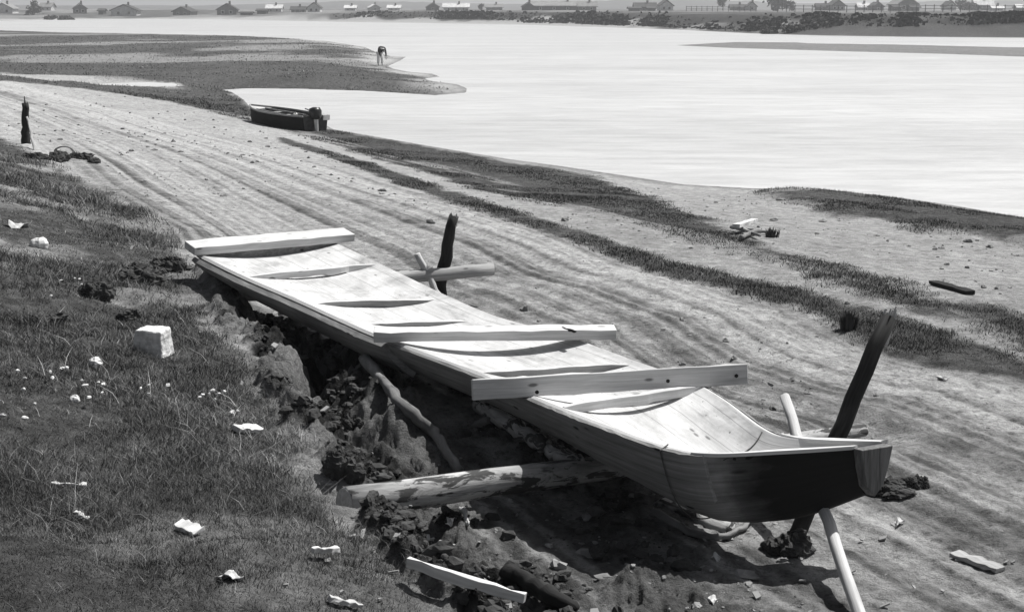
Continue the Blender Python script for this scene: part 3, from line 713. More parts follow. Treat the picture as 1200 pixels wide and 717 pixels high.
mb.build('splintered_tip', M['pale'], r_)
b1 = pc-fr*.09; t1 = PD(489, 297, b1[1])
pole('support_stick', (b1[0]+.05, b1[1]-.05, -.05), t1, .036, .03, M['pale'], 'short pale stick crossing the black post behind the boat stern', seed=5, cat='stick', jag=0.0, lump=.03)
# block under the stern corner
mb = MB(); q = P(250, 326, .3); g0 = float(zfull(np.array([q[0]]), np.array([q[1]]))[0]); hq = .56-g0
r_ = empty('support_block', (q[0], q[1], g0), 'stubby dark wooden block standing under the near stern corner of the pale boat', 'block')
mb.tube(lerpn((q[0], q[1], g0-.05), (q[0]+.02, q[1], .55), 6), .06, 12, .003, 6, .06); mb.build('stump', M['dark'], r_, smooth=True)
# bow support log
la, lb = P(404, 589, .40), P(1012, 504, .05)
log('support_log', la, lb, .092, .045, M['bark'], 'long peeling cross log from the grass edge to beneath the boat bow', seed=2, wob=.006, lump=.05)
# bow posts
gb = PD(918, 660, 7.55); tp = PD(1039, 376, 8.05)
r_, pts = pole('leaning_post', gb+(gb-tp)*.2, tp, .052, .043, M['dark'], 'tall black post leaning right behind the boat bow, pale at its tip', seed=8, jag=.02)
mb = MB()
for k in range(9):
    a = r2.random()*6.28; c = np.array(tp)+np.array([math.cos(a)*.028, math.sin(a)*.028, .0]); mb.tube([c-np.array([.035, 0, .13]), c+np.array([.015+.02*r2.random(), 0, .03+.06*r2.random()])], [.024, .004], 6)
mb.build('splintered_tip', M['pale'], r_)
gp = G(1012, 735); tp = PD(920, 465, 8.35)
pole('support_pole', gp+(gp-tp)*.12, tp, .036, .030, M['pale'], 'slim peeled pole slanting under the bow and rising pale behind it', seed=9, lump=.04, cat='pole')
# ------------------------------------------------------------------ debris near the boat
def crooked(name, pix, r0, r1, mat, label, cat, lift=.03, seed=0, lump=.15, z=None):
    pts = []
    for a, b in pix:
        g = G(a, b) if z is None else P(a, b, z); pts.append(g+np.array([0, 0, lift if z is None else 0]))
    # refine
    out = []; A = np.array(pts); n = (len(pts)-1)*5
    for i in range(n+1): out.append(catmull(A, i/5))
    root = empty(name, out[0], label, cat); mb = MB(); r = np.random.default_rng(seed)
    mb.tube([p+r.normal(0, .006, 3) for p in out], [max(.004, (r0+(r1-r0)*i/n)*(1+r.normal(0, .08))) for i in range(n+1)], 12, .002, seed, lump)
    mb.build('stem', mat, root, smooth=True); return root
crooked('branch', [(428, 428), (452, 458), (478, 490), (505, 512), (522, 535), (538, 560)], .045, .03, M['root'], 'long crooked muddy branch lying in the trench left of the boat', 'branch', .05, 1)
crooked('fallen_log', [(560, 474), (590, 492), (618, 510), (640, 523)], .05, .048, M['bark'], 'pale peeling log lying below the near side of the boat', 'log', .05, 2, .05, z=.33)
crooked('fallen_log', [(648, 528), (664, 536), (680, 546)], .062, .05, M['bark'], 'stubby rough log piece at the lower end of the pale peeling log', 'log', .04, 3, .1, z=.30)
crooked('branch', [(690, 525), (705, 535), (716, 548)], .022, .015, M['pale'], 'small pale broken branch beside the near hull side above the long cross log', 'branch', .02, 4)
crooked('branch', [(765, 605), (810, 628), (848, 634), (872, 622), (886, 607)], .026, .016, M['root'], 'dark forked root lying in the churned earth under the bow', 'root', .03, 5)
crooked('branch', [(772, 590), (815, 606), (855, 622)], .04, .05, M['bark'], 'pale earthy log half buried beneath the dark bow', 'log', .0, 6)
crooked('branch', [(592, 682), (620, 696), (650, 715), (675, 732)], .045, .04, M['dark'], 'black charred log end lying at the bottom edge of the picture', 'log', .07, 7, .06)
crooked('stick', [(541, 598), (545, 607), (549, 617)], .014, .012, M['pale'], 'short pale peg stuck below the long cross log', 'stick', .015, 8)
def gboard(name, pa, pb, w, h, mat, label, cat='board', lift=.02, roll=0, seed=0, n=8):
    a = G(*pa)+np.array([0, 0, lift]); b = G(*pb)+np.array([0, 0, lift])
    mb = MB(); c = (a+b)/2; root_off = c
    mb.board(a-c, b-c, w, h, seed=seed, n=n, jit=.004, roll=roll); o = mb.build(name, mat, None, bevel=.003); o.location = Vector([float(q) for q in c]); return tag(o, label, cat)
gboard('plank_offcut', (478, 684), (615, 727), .03, .045, M['plank'], 'long pale plank lying on the grass at the bottom of the picture', lift=.10, seed=1)
gboard('plank_offcut', (1118, 652), (1172, 671), .09, .025, M['grey'], 'weathered grey board lying on the road right of the bow', lift=.02, seed=2)
gboard('plank_offcut', (276, 507), (304, 507), .075, .03, M['paper'], 'small bright rectangular offcut lying in the mid slope grass', lift=.025, seed=3, roll=.3)
gboard('plank_offcut', (210, 619), (234, 628), .06, .02, M['paper'], 'bright slanted wood chip in the grass below the rectangular offcut', lift=.025, seed=4, roll=.3)
gboard('plank_offcut', (366, 656), (397, 654), .03, .02, M['pale'], 'thin pale stick of wood lying level in the lower grass', lift=.045, seed=5)
gboard('plank_offcut', (386, 707), (424, 716), .03, .02, M['pale'], 'thin pale lath at the bottom edge left of the long plank', lift=.025, seed=6)
gboard('plank_offcut', (60, 573), (102, 574), .025, .02, M['pale'], 'broken pale lath lying in the lower left grass', lift=.025, seed=7)
gboard('plank_offcut', (88, 606), (104, 614), .025, .015, M['pale'], 'small pale splinter just below the broken lath', lift=.025, seed=8)
gboard('plank_offcut', (1094, 333), (1137, 346), .12, .04, M['dark'], 'dark driftwood beam lying on the pale beach', lift=.025, seed=9)
gboard('plank_offcut', (862, 275), (884, 268), .10, .05, M['paper'], 'bright driftwood board in the debris heap on the beach', lift=.12, seed=10)
def scrap(px, py, s, label, seed, mat='paper', cat='scrap', lift=.015):
    g = G(px, py); mb = MB(); r = np.random.default_rng(seed); n = 5; vs = []
    for i in range(n+1):
        for j in range(n+1):
            vs.append((s*(i/n-.5)*(1+.3*r.random()), s*.6*(j/n-.5)*(1+.3*r.random()), s*.25*math.sin(i*1.1+seed)*math.cos(j*.9)+r.normal(0, s*.03)))
    m_ = len(vs); vs += [(a, b, c-.004) for a, b, c in vs]
    I = lambda i, j: i*(n+1)+j
    fs = []
    for i in range(n):
        for j in range(n):
            q = (I(i, j), I(i+1, j), I(i+1, j+1), I(i, j+1)); fs.append(q); fs.append(tuple(m_+k for k in q[::-1]))
    for i in range(n):
        for (a, b) in ((I(i, 0), I(i+1, 0)), (I(i+1, n), I(i, n)), (I(0, i+1), I(0, i)), (I(n, i), I(n, i+1))): fs.append((a, m_+a, m_+b, b))
    mb.add(vs, fs); o = mb.build('crumpled_paper', M[mat], None); o.location = Vector([float(q) for q in g+np.array([0, 0, lift])]); o.rotation_euler = (.3, .2, r.random()*6); return tag(o, label, cat)
scrap(503, 633, .09, 'white paper scrap at the grass edge above the long bottom plank', 1)
scrap(527, 613, .06, 'tiny white scrap just under the lower side of the long cross log', 2)
scrap(270, 678, .10, 'crumpled white scrap in the bottom left grass', 3)
scrap(20, 266, .2, 'pale torn sheet lying high on the left grass slope', 4, lift=.02)
scrap(545+295, 655, .05, 'white fleck of paper in the churned earth below the bow', 5)
scrap(835, 705, .07, 'white torn scrap at the bottom edge below the bow', 6)
scrap(1104, 445, .09, 'white paper scrap on the road right of the leaning post', 7)
scrap(1052, 614, .07, 'pale flat chip lying on the road right of the bow', 8)
def stone(name, px, py, rad, label, seed, rough=.12, lift=.3, mat='stone', cat='stone', rot=0):
    g = G(px, py); mb = MB(); mb.blob((0, 0, 0), rad, seed, rough, 9, 7, rot=rot); o = mb.build(name, M[mat], None); o.location = Vector((float(g[0]), float(g[1]), float(g[2]+rad[2]*lift))); return tag(o, label, cat)
# squared white block
g = G(176, 418); r_ = empty('white_block', g, 'bright squared white block sitting in the grass left of the boat stern', 'block')
mb = MB(); c = g+np.array([0, .1, .08]); rz = math.radians(-14); ax_ = np.array([math.cos(rz), math.sin(rz), 0]); ay_ = np.array([-math.sin(rz), math.cos(rz), .0])
vs = []
for k, (sx, sy, sz) in enumerate([(-1, -1, -1), (1, -1, -1), (1, 1, -1), (-1, 1, -1), (-.85, -.8, 1), (.95, -.9, 1), (.8, .9, 1), (-.9, .95, 1)]):
    vs.append(c+ax_*sx*.115+ay_*sy*.10+np.array([0, 0, sz*.10])+np.array([0, -.03*sz, 0])*0)
mb.add(vs, [(3, 2, 1, 0), (4, 5, 6, 7), (0, 1, 5, 4), (1, 2, 6, 5), (2, 3, 7, 6), (3, 0, 4, 7)]); bo = mb.build('block_body', M['stone'], r_, bevel=.012); su = bo.modifiers.new('Subdivision', 'SUBSURF'); su.subdivision_type = 'SIMPLE'; su.levels = su.render_levels = 4; tx = bpy.data.textures.new('block_wear', 'CLOUDS'); tx.noise_scale = .07; dm = bo.modifiers.new('Wear', 'DISPLACE'); dm.texture = tx; dm.strength = .02
stone('pale_stone', 47, 289, (.09, .08, .07), 'rounded white stone high on the left grass slope', 3)
stone('pale_stone', 112, 430, (.05, .045, .05), 'small white stone left of the squared white block', 4)
stone('pale_stone', 88, 470+0, (.03, .03, .03), 'tiny pale pebble in the left grass', 5)
# small white flower heads in the grass
pts = []; r3 = np.random.default_rng(9)
for (cx, cy, n, sp) in ((253, 473, 7, 9), (275, 494, 4, 5), (62, 452, 8, 22), (120, 466, 6, 20), (180, 470, 4, 18), (90, 340, 5, 20), (30, 500, 5, 25)):
    for k in range(n):
        g = G(cx+r3.normal(0, sp), cy+r3.normal(0, sp*.35)); pts.append(g+np.array([0, 0, .07]))
pts = np.array(pts); clods('flowers', pts, .008+.009*r3.random(len(pts)), M['paper'], 'small white flower heads dotted through the grass slope', 'flowers', .2)
# earth lumps one can tell apart
for i, (px, py, rx, rz, lab) in enumerate([(352, 398, .09, .07, 'round dark earth lump on the sand just left of the boat'), (398, 552, .11, .10, 'big dark clod of earth at the left end of the long cross log'), (1045, 577, .14, .05, 'dark earth heap on the road behind the bow end'), (1075, 571, .07, .06, 'smaller dark lump beside the earth heap right of the bow'), (420, 500, .06, .06, 'dark lump on the floor of the trench'), (925, 650, .13, .09, 'dark clod at the foot of the leaning post'), (113, 347, .16, .10, 'dark earth hollow lump in the grass above the squared white block'), (57, 379, .12, .06, 'lone dark earth lump in the grass near the left edge'), (165, 328, .22, .11, 'broad dark eroded lump left of the boat stern'), (196, 318, .14, .09, 'dark eroded lump nearest the stern corner in the grass edge'), (150, 372, .1, .05, 'small dark lump just above the squared white block')]):
    g = G(px, py); mb = MB()
    for q in range(5):
        mb.lump(np.array([r3.normal(0, rx*.38), r3.normal(0, rx*.38), r3.normal(0, rz*.2)]), (rx*.6, rx*.5, rz*.8), i*10+q, 1.0)
    o = mb.build('earth_lump', M['earth']); o.location = Vector((float(g[0]), float(g[1]), float(g[2]+rz*.3))); tag(o, lab, 'earth lump')
# bushy tuft in the strip
def tuft(px, py, n, h, w, name, label):
    g = G(px, py); root = empty(name, g, label, 'plant'); mb = MB(); r = np.random.default_rng(int(px))
    for k in range(n):
        a = r.random()*6.28; l_ = h*(.5+.6*r.random()); o_ = w*r.random(); d = np.array([math.cos(a), math.sin(a), 0])
        p0 = g+d*o_*.4; p1 = p0+d*l_*.5*r.random()+np.array([0, 0, l_]); s_ = np.array([-d[1], d[0], 0])*.012; mid = (p0+p1)/2+np.array([0, 0, l_*.12])
        mb.add([p0-s_, p0+s_, mid+s_*.8, mid-s_*.8, p1], [(0, 1, 2, 3), (3, 2, 4)])
    mb.build('leaves', M['leaf'], root); mb = MB(); mb.tube([g-np.array([0, 0, .03]), g+np.array([0.01, 0, h*.4])], [.02, .008], 6); mb.build('stem', M['trunk'], root)
tuft(994, 386, 220, .16, .18, 'weed_tuft', 'dark bushy weed tuft at the road edge behind the leaning post')
tuft(905, 278, 90, .13, .25, 'weed_tuft', 'dry weed tuft beside the debris heap on the beach')
crooked('driftwood', [(858, 271), (872, 274), (890, 281)], .035, .02, M['grey'], 'grey driftwood branch in the debris heap on the beach', 'branch', .06, 11)
crooked('driftwood', [(868, 283), (884, 276), (901, 275)], .03, .02, M['root'], 'dark driftwood root across the beach debris heap', 'branch', .05, 12)
# ------------------------------------------------------------------ fence posts at left
g = G(30, 168); D0 = g[1]
r_, pts = pole('fence_post', g-np.array([0, 0, .1]), PD(30, 122, D0), .095, .06, M['dark'], 'dark upright post at the grass edge far left with a leaning stick', seed=12, jag=.05)
mb = MB(); mb.tube([PD(29.5, 124, D0), PD(28.5, 113, D0)], [.02, .008], 6); mb.build('wire_end', M['iron'], r_)
pole('leaning_stick', PD(41, 181, D0-1.5)*[1, 1, 0]+[0, 0, float(zfull(np.array([PD(41, 181, D0-1.5)[0]]), np.array([D0-1.5]))[0])-.05], PD(32, 138, D0-.2), .026, .02, M['grey'], 'thin grey stick propped against the dark post at far left', seed=13, cat='stick')
g = G(76, 186); root = empty('wire_hoop', g, 'tangled wire hoop lying on the sand right of the dark post', 'hoop'); mb = MB(); r4 = np.random.default_rng(3)
for k in range(4):
    rr_ = .15+.06*r4.random(); tl = .5+.5*r4.random(); a0 = r4.random()*6
    mb.tube([g+np.array([rr_*math.cos(t_), rr_*.5*math.sin(t_)*math.cos(a0), -.0+.12+rr_*math.sin(t_)*tl]) for t_ in np.linspace(0, 6.28, 24)], .006, 6)
mb.build('coil', M['iron'], root)
for i, (px, py, rx, lab) in enumerate([(57, 187, .28, 'low dark earth heap at the foot of the leaning stick'), (92, 186, .2, 'small dark heap right of the wire hoop'), (108, 190, .16, 'smallest dark heap at the end of the row by the wire hoop')]):
    g = G(px, py); mb = MB()
    for q in range(4): mb.lump(np.array([r3.normal(0, rx*.6), r3.normal(0, rx*.4), 0]), (rx*.6, rx*.5, rx*.4), 90+i*10+q, 1.0)
    o = mb.build('earth_heap', M['earth']); o.location = Vector((float(g[0]), float(g[1]), float(g[2]+.02))); tag(o, lab, 'earth heap')
# ------------------------------------------------------------------ moored motor boat
def motorboat():
    st = G(349, 153.5); bw = G(274, 140.5); ax = bw-st; ax[2] = 0; L = np.linalg.norm(ax); ax /= L; rt = np.array([ax[1], -ax[0], 0])  # rt: starboard when looking to bow
    zc = WZ-.02
    side = rt if rt.dot(np.array([.9, .4, 0])) > 0 else -rt   # pointing away to the water
    B = 1.30; base = st+side*B*.5; base[2] = zc
    root = empty('motorboat', base, 'old dark open motorboat moored at the grassy shore with an outboard motor', 'motorboat')
    def sec(t, u, off=0):   # t 0 stern..1 bow ; u -1..1
        w = B/2*(.70+.30*min(1, t/.4)**.6 if t < .45 else max(.03, 1-((t-.45)/.55)**2.2)); zt = .50+.14*t**2; zb = .0+.26*max(0, (t-.75)/.25)**2
        c = base+ax*L*t
        a = abs(u); x_ = np.sign(u)*(w-off)*min(1, a/.55*.85) if a < .55 else np.sign(u)*((w-off)*(.85+.15*(a-.55)/.45))
        z_ = zb+off if a < .55 else zb+off+(zt-zb-off)*((a-.55)/.45)
        return c+side*x_+np.array([0, 0, z_])
    us = [-1, -.85, -.7, -.55, -.25, 0, .25, .55, .7, .85, 1]; n = 22; mb = MB(); k = len(us)
    for si, off in ((0, 0), (1, .03)):
        vs = [sec(i/n, u, off) for i in range(n+1) for u in us]; fs = []
        for i in range(n):
            for j in range(k-1):
                q = (i*k+j, i*k+j+1, (i+1)*k+j+1, (i+1)*k+j); fs.append(q if si == 0 else q[::-1])
        mb.add(vs, fs, None, si)
    K = (n+1)*k
    for i in range(n):
        for j in (0, k-1): mb.f.append((i*k+j, (i+1)*k+j, K+(i+1)*k+j, K+i*k+j)); mb.m.append(1)
    mb.build('hull', [M['black'], M['boatin']], root)
    mb = MB(); v0 = [sec(0, u) for u in us]; v1 = [p+ax*.04 for p in v0]; mb.add(v0+v1, [tuple(range(k)), tuple(range(k, 2*k))[::-1]]+[(i, i+1, k+i+1, k+i) for i in range(k-1)]+[(k-1, 0, k, 2*k-1)]); mb.build('transom', M['boatin'], root)
    for sg in (-1, 1):
        mb = MB(); mb.tube([sec(i/20, sg*1.0)+np.array([0, 0, .015]) for i in range(21)], .03, 6); mb.build('gunwale', M['grey'], root)
    for t in (.18, .42, .66):
        mb = MB(); a = sec(t, -.93, .03); b = sec(t, .93, .03); mb.board(a, b, .22, .03, n=3); mb.build('bench', M['grey'], root)
    mb = MB(); ts_ = [.80, .85, .9, .95, .99]; A_ = [sec(t, -.98)+np.array([0, 0, .01]) for t in ts_]; B_ = [sec(t, .98)+np.array([0, 0, .01]) for t in ts_]; m = len(ts_)
    vs = A_+B_+[p-np.array([0, 0, .03]) for p in A_+B_]
    fs = [(i, i+1, m+i+1, m+i) for i in range(m-1)]+[(2*m+i, 3*m+i, 3*m+i+1, 2*m+i+1) for i in range(m-1)]; mb.add(vs, fs); mb.build('bow_deck', M['pale'], root)
    for t in np.linspace(.1, .75, 7):
        mb = MB(); mb.tube([sec(t, u, .04) for u in (-.95, -.7, -.55, 0, .55, .7, .95)], .02, 6); mb.build('rib', M['boatin'], root)
    # outboard
    mt = base+ax*-.1-side*.05
    mb = MB(); mb.tube([mt+np.array([0, 0, .42]), mt+np.array([0, 0, .5]), mt+ax*.03+np.array([0, 0, .66]), mt+ax*.06+np.array([0, 0, .76]), mt+ax*.06+np.array([0, 0, .79])], [.12, .19, .21, .17, .06], 14); cw = mb.build('motor_cowl', M['motor'], root, smooth=True)
    mb = MB(); mb.tube([mt+np.array([0, 0, .5]), mt-ax*.05+np.array([0, 0, -.05])], [.08, .05], 10); mb.tube([mt-ax*.2+np.array([0, 0, -.05]), mt+ax*.1+np.array([0, 0, -.05])], [.02, .06], 8); mb.build('motor_leg', M['metal'], root)
    mb = MB(); mb.tube([mt+np.array([0, 0, .62]), mt+ax*.6+np.array([0, 0, .72])], [.03, .025], 8); mb.build('tiller', M['metal'], root)
    mb = MB(); q = base+ax*.5+side*.1; mb.blob(q+np.array([0, 0, .35]), (.34, .26, .24), 5, .25); mb.blob(base+ax*.75-side*.25+np.array([0, 0, .4]), (.24, .2, .2), 6, .25); mb.build('tarpaulin_bundle', M['motor'], root)
    for q_, w_ in ((.2, .9), (-.3, 1.3)):
        mb = MB(); mb.tube([base+ax*(.3+w_)+side*q_+np.array([0, 0, .5]), base+ax*(2.4+w_)+side*(q_*.6)+np.array([0, 0, .58])], .025, 6); mb.build('oar', M['grey'], root)
    mb = MB(); mb.board(base+ax*-.05+side*.38+np.array([0, 0, .45]), base+ax*.5+side*.36+np.array([0, 0, .5]), .25, .16, n=3); mb.build('fuel_box', M['metal'], root)
motorboat()
# mooring peg scrap near boat
# ------------------------------------------------------------------ bending person
def skinmesh(name, verts, edges, radii, mat, parent, sub=2):
    me = bpy.data.meshes.new(name); off = np.array(origin(parent))
    me.from_pydata([tuple(np.array(v, float)-off) for v in verts], edges, []); me.materials.append(mat)
    o = bpy.data.objects.new(name, me); COL.objects.link(o); o.parent = parent
    s = o.modifiers.new('Skin', 'SKIN'); s.use_smooth_shade = True
    for i, d in enumerate(me.skin_vertices[0].data):
        r = radii[i]; d.radius = (r, r) if np.isscalar(r) else r; d.use_root = (i == 0)
    u = o.modifiers.new('Subdivision', 'SUBSURF'); u.levels = sub; u.render_levels = sub; return o
def person():
    f = G(446, 77.2); f = np.array([f[0], f[1], float(zfull(np.array([f[0]]), np.array([f[1]]))[0])])
    # faces the camera and right, bent forward from the hips
    fw = np.array([.45, -.9, 0]); fw /= np.linalg.norm(fw); rt = np.array([-fw[1], fw[0], 0])
    def q(r, fo, z): return f+rt*r+fw*fo+np.array([0, 0, z])
    root = empty('person', f, 'person in a dark top and white trousers bending over at the water edge', 'person')
    Vb = [q(0, -.12, .90), q(0, .0, 1.02), q(0, .18, 1.12), q(0, .36, 1.13), q(0, .46, 1.10), q(0, .55, 1.05), q(0, .62, .99), q(0, .68, .90)]; Rb = [.12, .13, .14, .13, .06, .085, .10, .07]
    E = [(i, i+1) for i in range(7)]
    def add(p, r, par):
        Vb.append(p); Rb.append(r); E.append((par, len(Vb)-1)); return len(Vb)-1
    for sgn in (-1, 1):
        h_ = add(q(sgn*.10, -.12, .86), .085, 0); k_ = add(q(sgn*.13, -.02, .47), .055, h_); a_ = add(q(sgn*.14, -.08, .09), .038, k_); add(q(sgn*.15, .10, .035), .03, a_)
        s_ = add(q(sgn*.18, .36, 1.10), .06, 3); e_ = add(q(sgn*.22, .42, .82), .042, s_); w_ = add(q(sgn*.17, .55, .60), .028, e_); p_ = add(q(sgn*.165, .58, .52), .03, w_)
        for k in range(4):
            k1 = add(q(sgn*(.145+.018*k), .60+.004*k, .47), .009, p_); add(q(sgn*(.145+.018*k), .60-.01*abs(k-1), .43-(.01 if k in (1, 2) else 0)), .008, k1)
        add(q(sgn*.125, .57, .50), .01, p_)
    skinmesh('body', Vb, E, Rb, M['skin'], root, 1)
    V2 = [q(0, -.10, .93), q(0, .02, 1.04), q(0, .18, 1.14), q(0, .36, 1.14)]; R2 = [.19, .21, .21, .19]; E2 = [(0, 1), (1, 2), (2, 3)]
    for sgn in (-1, 1):
        b = len(V2); V2 += [q(sgn*.19, .36, 1.10), q(sgn*.23, .43, .82), q(sgn*.19, .53, .64)]; R2 += [.085, .062, .05]; E2 += [(3, b), (b, b+1), (b+1, b+2)]
    skinmesh('jersey', V2, E2, R2, M['cloth_dark'], root, 1)
    V3 = [q(0, -.13, .88)]; R3 = [.16]; E3 = []
    for sgn in (-1, 1):
        b = len(V3); V3 += [q(sgn*.11, -.12, .80), q(sgn*.135, -.02, .46), q(sgn*.14, -.08, .10)]; R3 += [.125, .10, .085]; E3 += [(0, b), (b, b+1), (b+1, b+2)]
    skinmesh('trousers', V3, E3, R3, M['cloth_light'], root, 1)
    mb = MB(); mb.blob(q(0, .60, 1.03), (.10, .11, .09), 3, .05); mb.build('hair', M['hair'], root)
person()
# ------------------------------------------------------------------ village
def zt(x, y): return float(zfull(np.array([x]), np.array([y]))[0])
def house(px, D, wpx, hpx, kind, wall, roof, label, rz=0, cat='house', name='log_house', win=2):
    x = (px-600)/F*D*1.02; z = zt(x, D)-.2; w = wpx*D/F; h = hpx*D/F; root = empty(name, (x, D, z), label, cat, 'village houses along the far shore' if cat == 'house' else None)
    ca, sa = math.cos(rz), math.sin(rz); ex = np.array([ca, sa, 0]); ey = np.array([-sa, ca, 0]); ez = np.array([0, 0, 1]); O = np.array([x, D, z])
    gable = kind == 'gable'
    W = w*.84; Dp = (w*1.1 if gable else max(5, w*.35)); ev = h*(.52 if kind != 'shed' else .7); ov = .06*w if gable else .4
    def q(a, b, c): return O+ex*a+ey*b+ez*c
    mb = MB()
    if gable:   # gable end towards the river
        pts = [(-W/2, 0), (W/2, 0), (W/2, ev), (0, h*.95), (-W/2, ev)]
        mb.add([q(a, 0, c) for a, c in pts]+[q(a, Dp, c) for a, c in pts], [(0, 1, 2, 3, 4), (9, 8, 7, 6, 5)]+[(i, 5+i, 5+(i+1) % 5, (i+1) % 5) for i in range(5)])
    else:
        pts = [(0, 0), (Dp, 0), (Dp, ev), (Dp/2, h*.95), (0, ev)]
        mb.add([q(-W/2, a, c) for a, c in pts]+[q(W/2, a, c) for a, c in pts], [(4, 3, 2, 1, 0), (5, 6, 7, 8, 9)]+[(i, (i+1) % 5, 5+(i+1) % 5, 5+i) for i in range(5)])
    mb.build('wall', M[wall], root)
    mb = MB(); th = .25
    span = W/2+ov if gable else Dp/2+ov; rise = h-ev; half = W/2 if gable else Dp/2; slope = rise/half; ze = ev-ov*slope*.9
    for sgn in (-1, 1):
        if gable: a = [q(0, -.6, h), q(sgn*span, -.6, ze), q(sgn*span, Dp+.6, ze), q(0, Dp+.6, h)]
        else: a = [q(-W/2-.6, Dp/2, h), q(-W/2-.6, Dp/2+sgn*span, ze), q(W/2+.6, Dp/2+sgn*span, ze), q(W/2+.6, Dp/2, h)]
        b = [p+ez*th for p in a]; mb.add(a+b, [(0, 1, 2, 3), (7, 6, 5, 4), (0, 4, 5, 1), (1, 5, 6, 2), (2, 6, 7, 3), (3, 7, 4, 0)])
    rf = mb.build('roof', M[roof], root)
    if cat == 'house':
        mb = MB(); c = q(W*.12, Dp*.45, h+.35); mb.box(c, ex*.35, ey*.35, ez*.7); mb.build('chimney', M['wall_grey'], rf)
    for k in range(win):
        a = W*((k+.7)/(win+.4)-.5); s_ = min(.6, ev*.22); c = q(a, -.03, ev*.55)
        mb = MB(); mb.box(c, ex*s_*1.25, ey*.05, ez*s_*1.35); wf = mb.build('window', M['wall_light'], root)
        mb = MB(); mb.box(c-ey*.07, ex*s_*.9, ey*.03, ez*s_); mb.build('pane', M['glass'], wf)
    if kind == 'shed' or win == 0:
        mb = MB(); mb.box(q(W*.2, -.04, ev*.38), ex*.5, ey*.05, ez*ev*.38); mb.build('door', M['wall_dark'], root)
HS = [
 (4, 560, 12, 12, 'gable', 'wall_grey', 'roof_dark', 'dark roofed cottage cut by the left edge of the picture', .2, 1),
 (27, 560, 26, 12, 'gable', 'wall_light', 'roof_grey', 'pale walled house with a wide grey gable, left of the dark bush', .1, 2),
 (75, 640, 16, 9, 'long', 'wall_light', 'roof_grey', 'small grey roofed house partly behind the dark bush', -.1, 2),
 (114, 575, 18, 12, 'gable', 'wall_grey', 'roof_dark', 'narrow grey gabled house between the dark bush and the big barn', .3, 2),
 (163, 540, 34, 13, 'gable', 'wall_light', 'roof_dark', 'widest dark gabled barn with pale front on the left shore', .12, 2),
 (228, 545, 24, 10, 'gable', 'wall_grey', 'roof_dark', 'lone dark gabled house standing apart on open left shore', -.1, 2),
 (279, 540, 26, 13, 'gable', 'wall_grey', 'roof_dark', 'steep dark gabled house with a lean-to, right of the lone house', .1, 2),
 (332, 600, 20, 8, 'long', 'wall_light', 'roof_white', 'low white roofed shed house left of the twin dark buildings', .0, 2),
 (359, 570, 18, 7, 'long', 'wall_dark', 'roof_dark', 'long low dark house joined to the left of a gabled house', 0, 2),
 (377, 565, 17, 11, 'gable', 'wall_light', 'roof_dark', 'dark gabled house with white front right of the low dark house', .0, 2),
 (418, 620, 14, 6, 'long', 'wall_light', 'roof_white', 'first small white roofed house right of the left shore gap', 0, 2),
 (446, 640, 14, 7, 'gable', 'wall_light', 'roof_white', 'small white gabled house between two low white roofs', .3, 1),
 (467, 640, 16, 6, 'long', 'wall_light', 'roof_white', 'low white house just left of the grey hipped house', 0, 2),
 (511, 560, 17, 9, 'gable', 'wall_grey', 'roof_grey', 'grey gabled house with the long white shed on its right', .1, 1),
 (537, 600, 34, 8, 'long', 'wall_light', 'roof_white', 'long white shed on the far bank near the picture middle', 0, 3),
 (580, 640, 22, 7, 'long', 'wall_grey', 'roof_grey', 'grey low house left of the dark pointed barn', 0, 2),
 (618, 520, 17, 10, 'gable', 'wall_dark', 'roof_dark', 'dark pointed gable barn in front of the long barn', 0, 0),
 (655, 545, 82, 11, 'long', 'wall_dark', 'roof_grey', 'very long grey roofed barn with a dark wall', 0, 4),
 (685, 535, 24, 10, 'long', 'wall_grey', 'roof_grey', 'grey roofed house in front of the right end of the long barn', .0, 2),
 (750, 520, 28, 9, 'long', 'wall_dark', 'roof_dark', 'dark long house with low sheds, left of a white gabled house', 0, 2),
 (774, 530, 18, 12, 'gable', 'wall_light', 'roof_dark', 'white fronted gabled house right of the dark long house', .1, 2),
 (855, 560, 20, 7, 'long', 'wall_grey', 'roof_dark', 'dark roofed low house right of the round small tree', 0, 2),
 (870, 555, 13, 10, 'gable', 'wall_light', 'roof_dark', 'narrow white fronted gabled house left of the big tree', .0, 1),
 (952, 540, 20, 8, 'long', 'wall_dark', 'roof_dark', 'low dark house at the left of a white windowed house', 0, 2),
 (967, 535, 18, 12, 'gable', 'wall_grey', 'roof_dark', 'gabled house with bright windows between low dark houses', .1, 3),
 (996, 560, 14, 9, 'long', 'wall_grey', 'roof_white', 'small pale roofed house left of the tall grey gable', 0, 2),
 (1012, 550, 15, 10, 'gable', 'wall_dark', 'roof_dark', 'small dark gabled house just left of the tall grey gable', .1, 1),
 (1045, 500, 28, 17, 'gable', 'wall_grey', 'roof_grey', 'tallest grey gabled house on the right of the far bank', .1, 2),
 (1094, 560, 14, 11, 'gable', 'wall_light', 'roof_dark', 'tiny white fronted house left of the dark low trees', .1, 1),
 (1131, 580, 24, 13, 'long', 'wall_grey', 'roof_white', 'house with a bright white roof near the right end of the village', 0, 2),
 (1147, 540, 14, 6, 'long', 'wall_light', 'roof_white', 'small white shed below the bright roofed house', 0, 1),
 (1178, 560, 22, 7, 'long', 'wall_grey', 'roof_white', 'last white roofed house at the right edge of the village', 0, 2)]
for i, (px, D, w, h, k, wl, rf, lab, rz, wn) in enumerate(HS): house(px, D, w, h, k, wl, rf, lab, rz, win=wn)
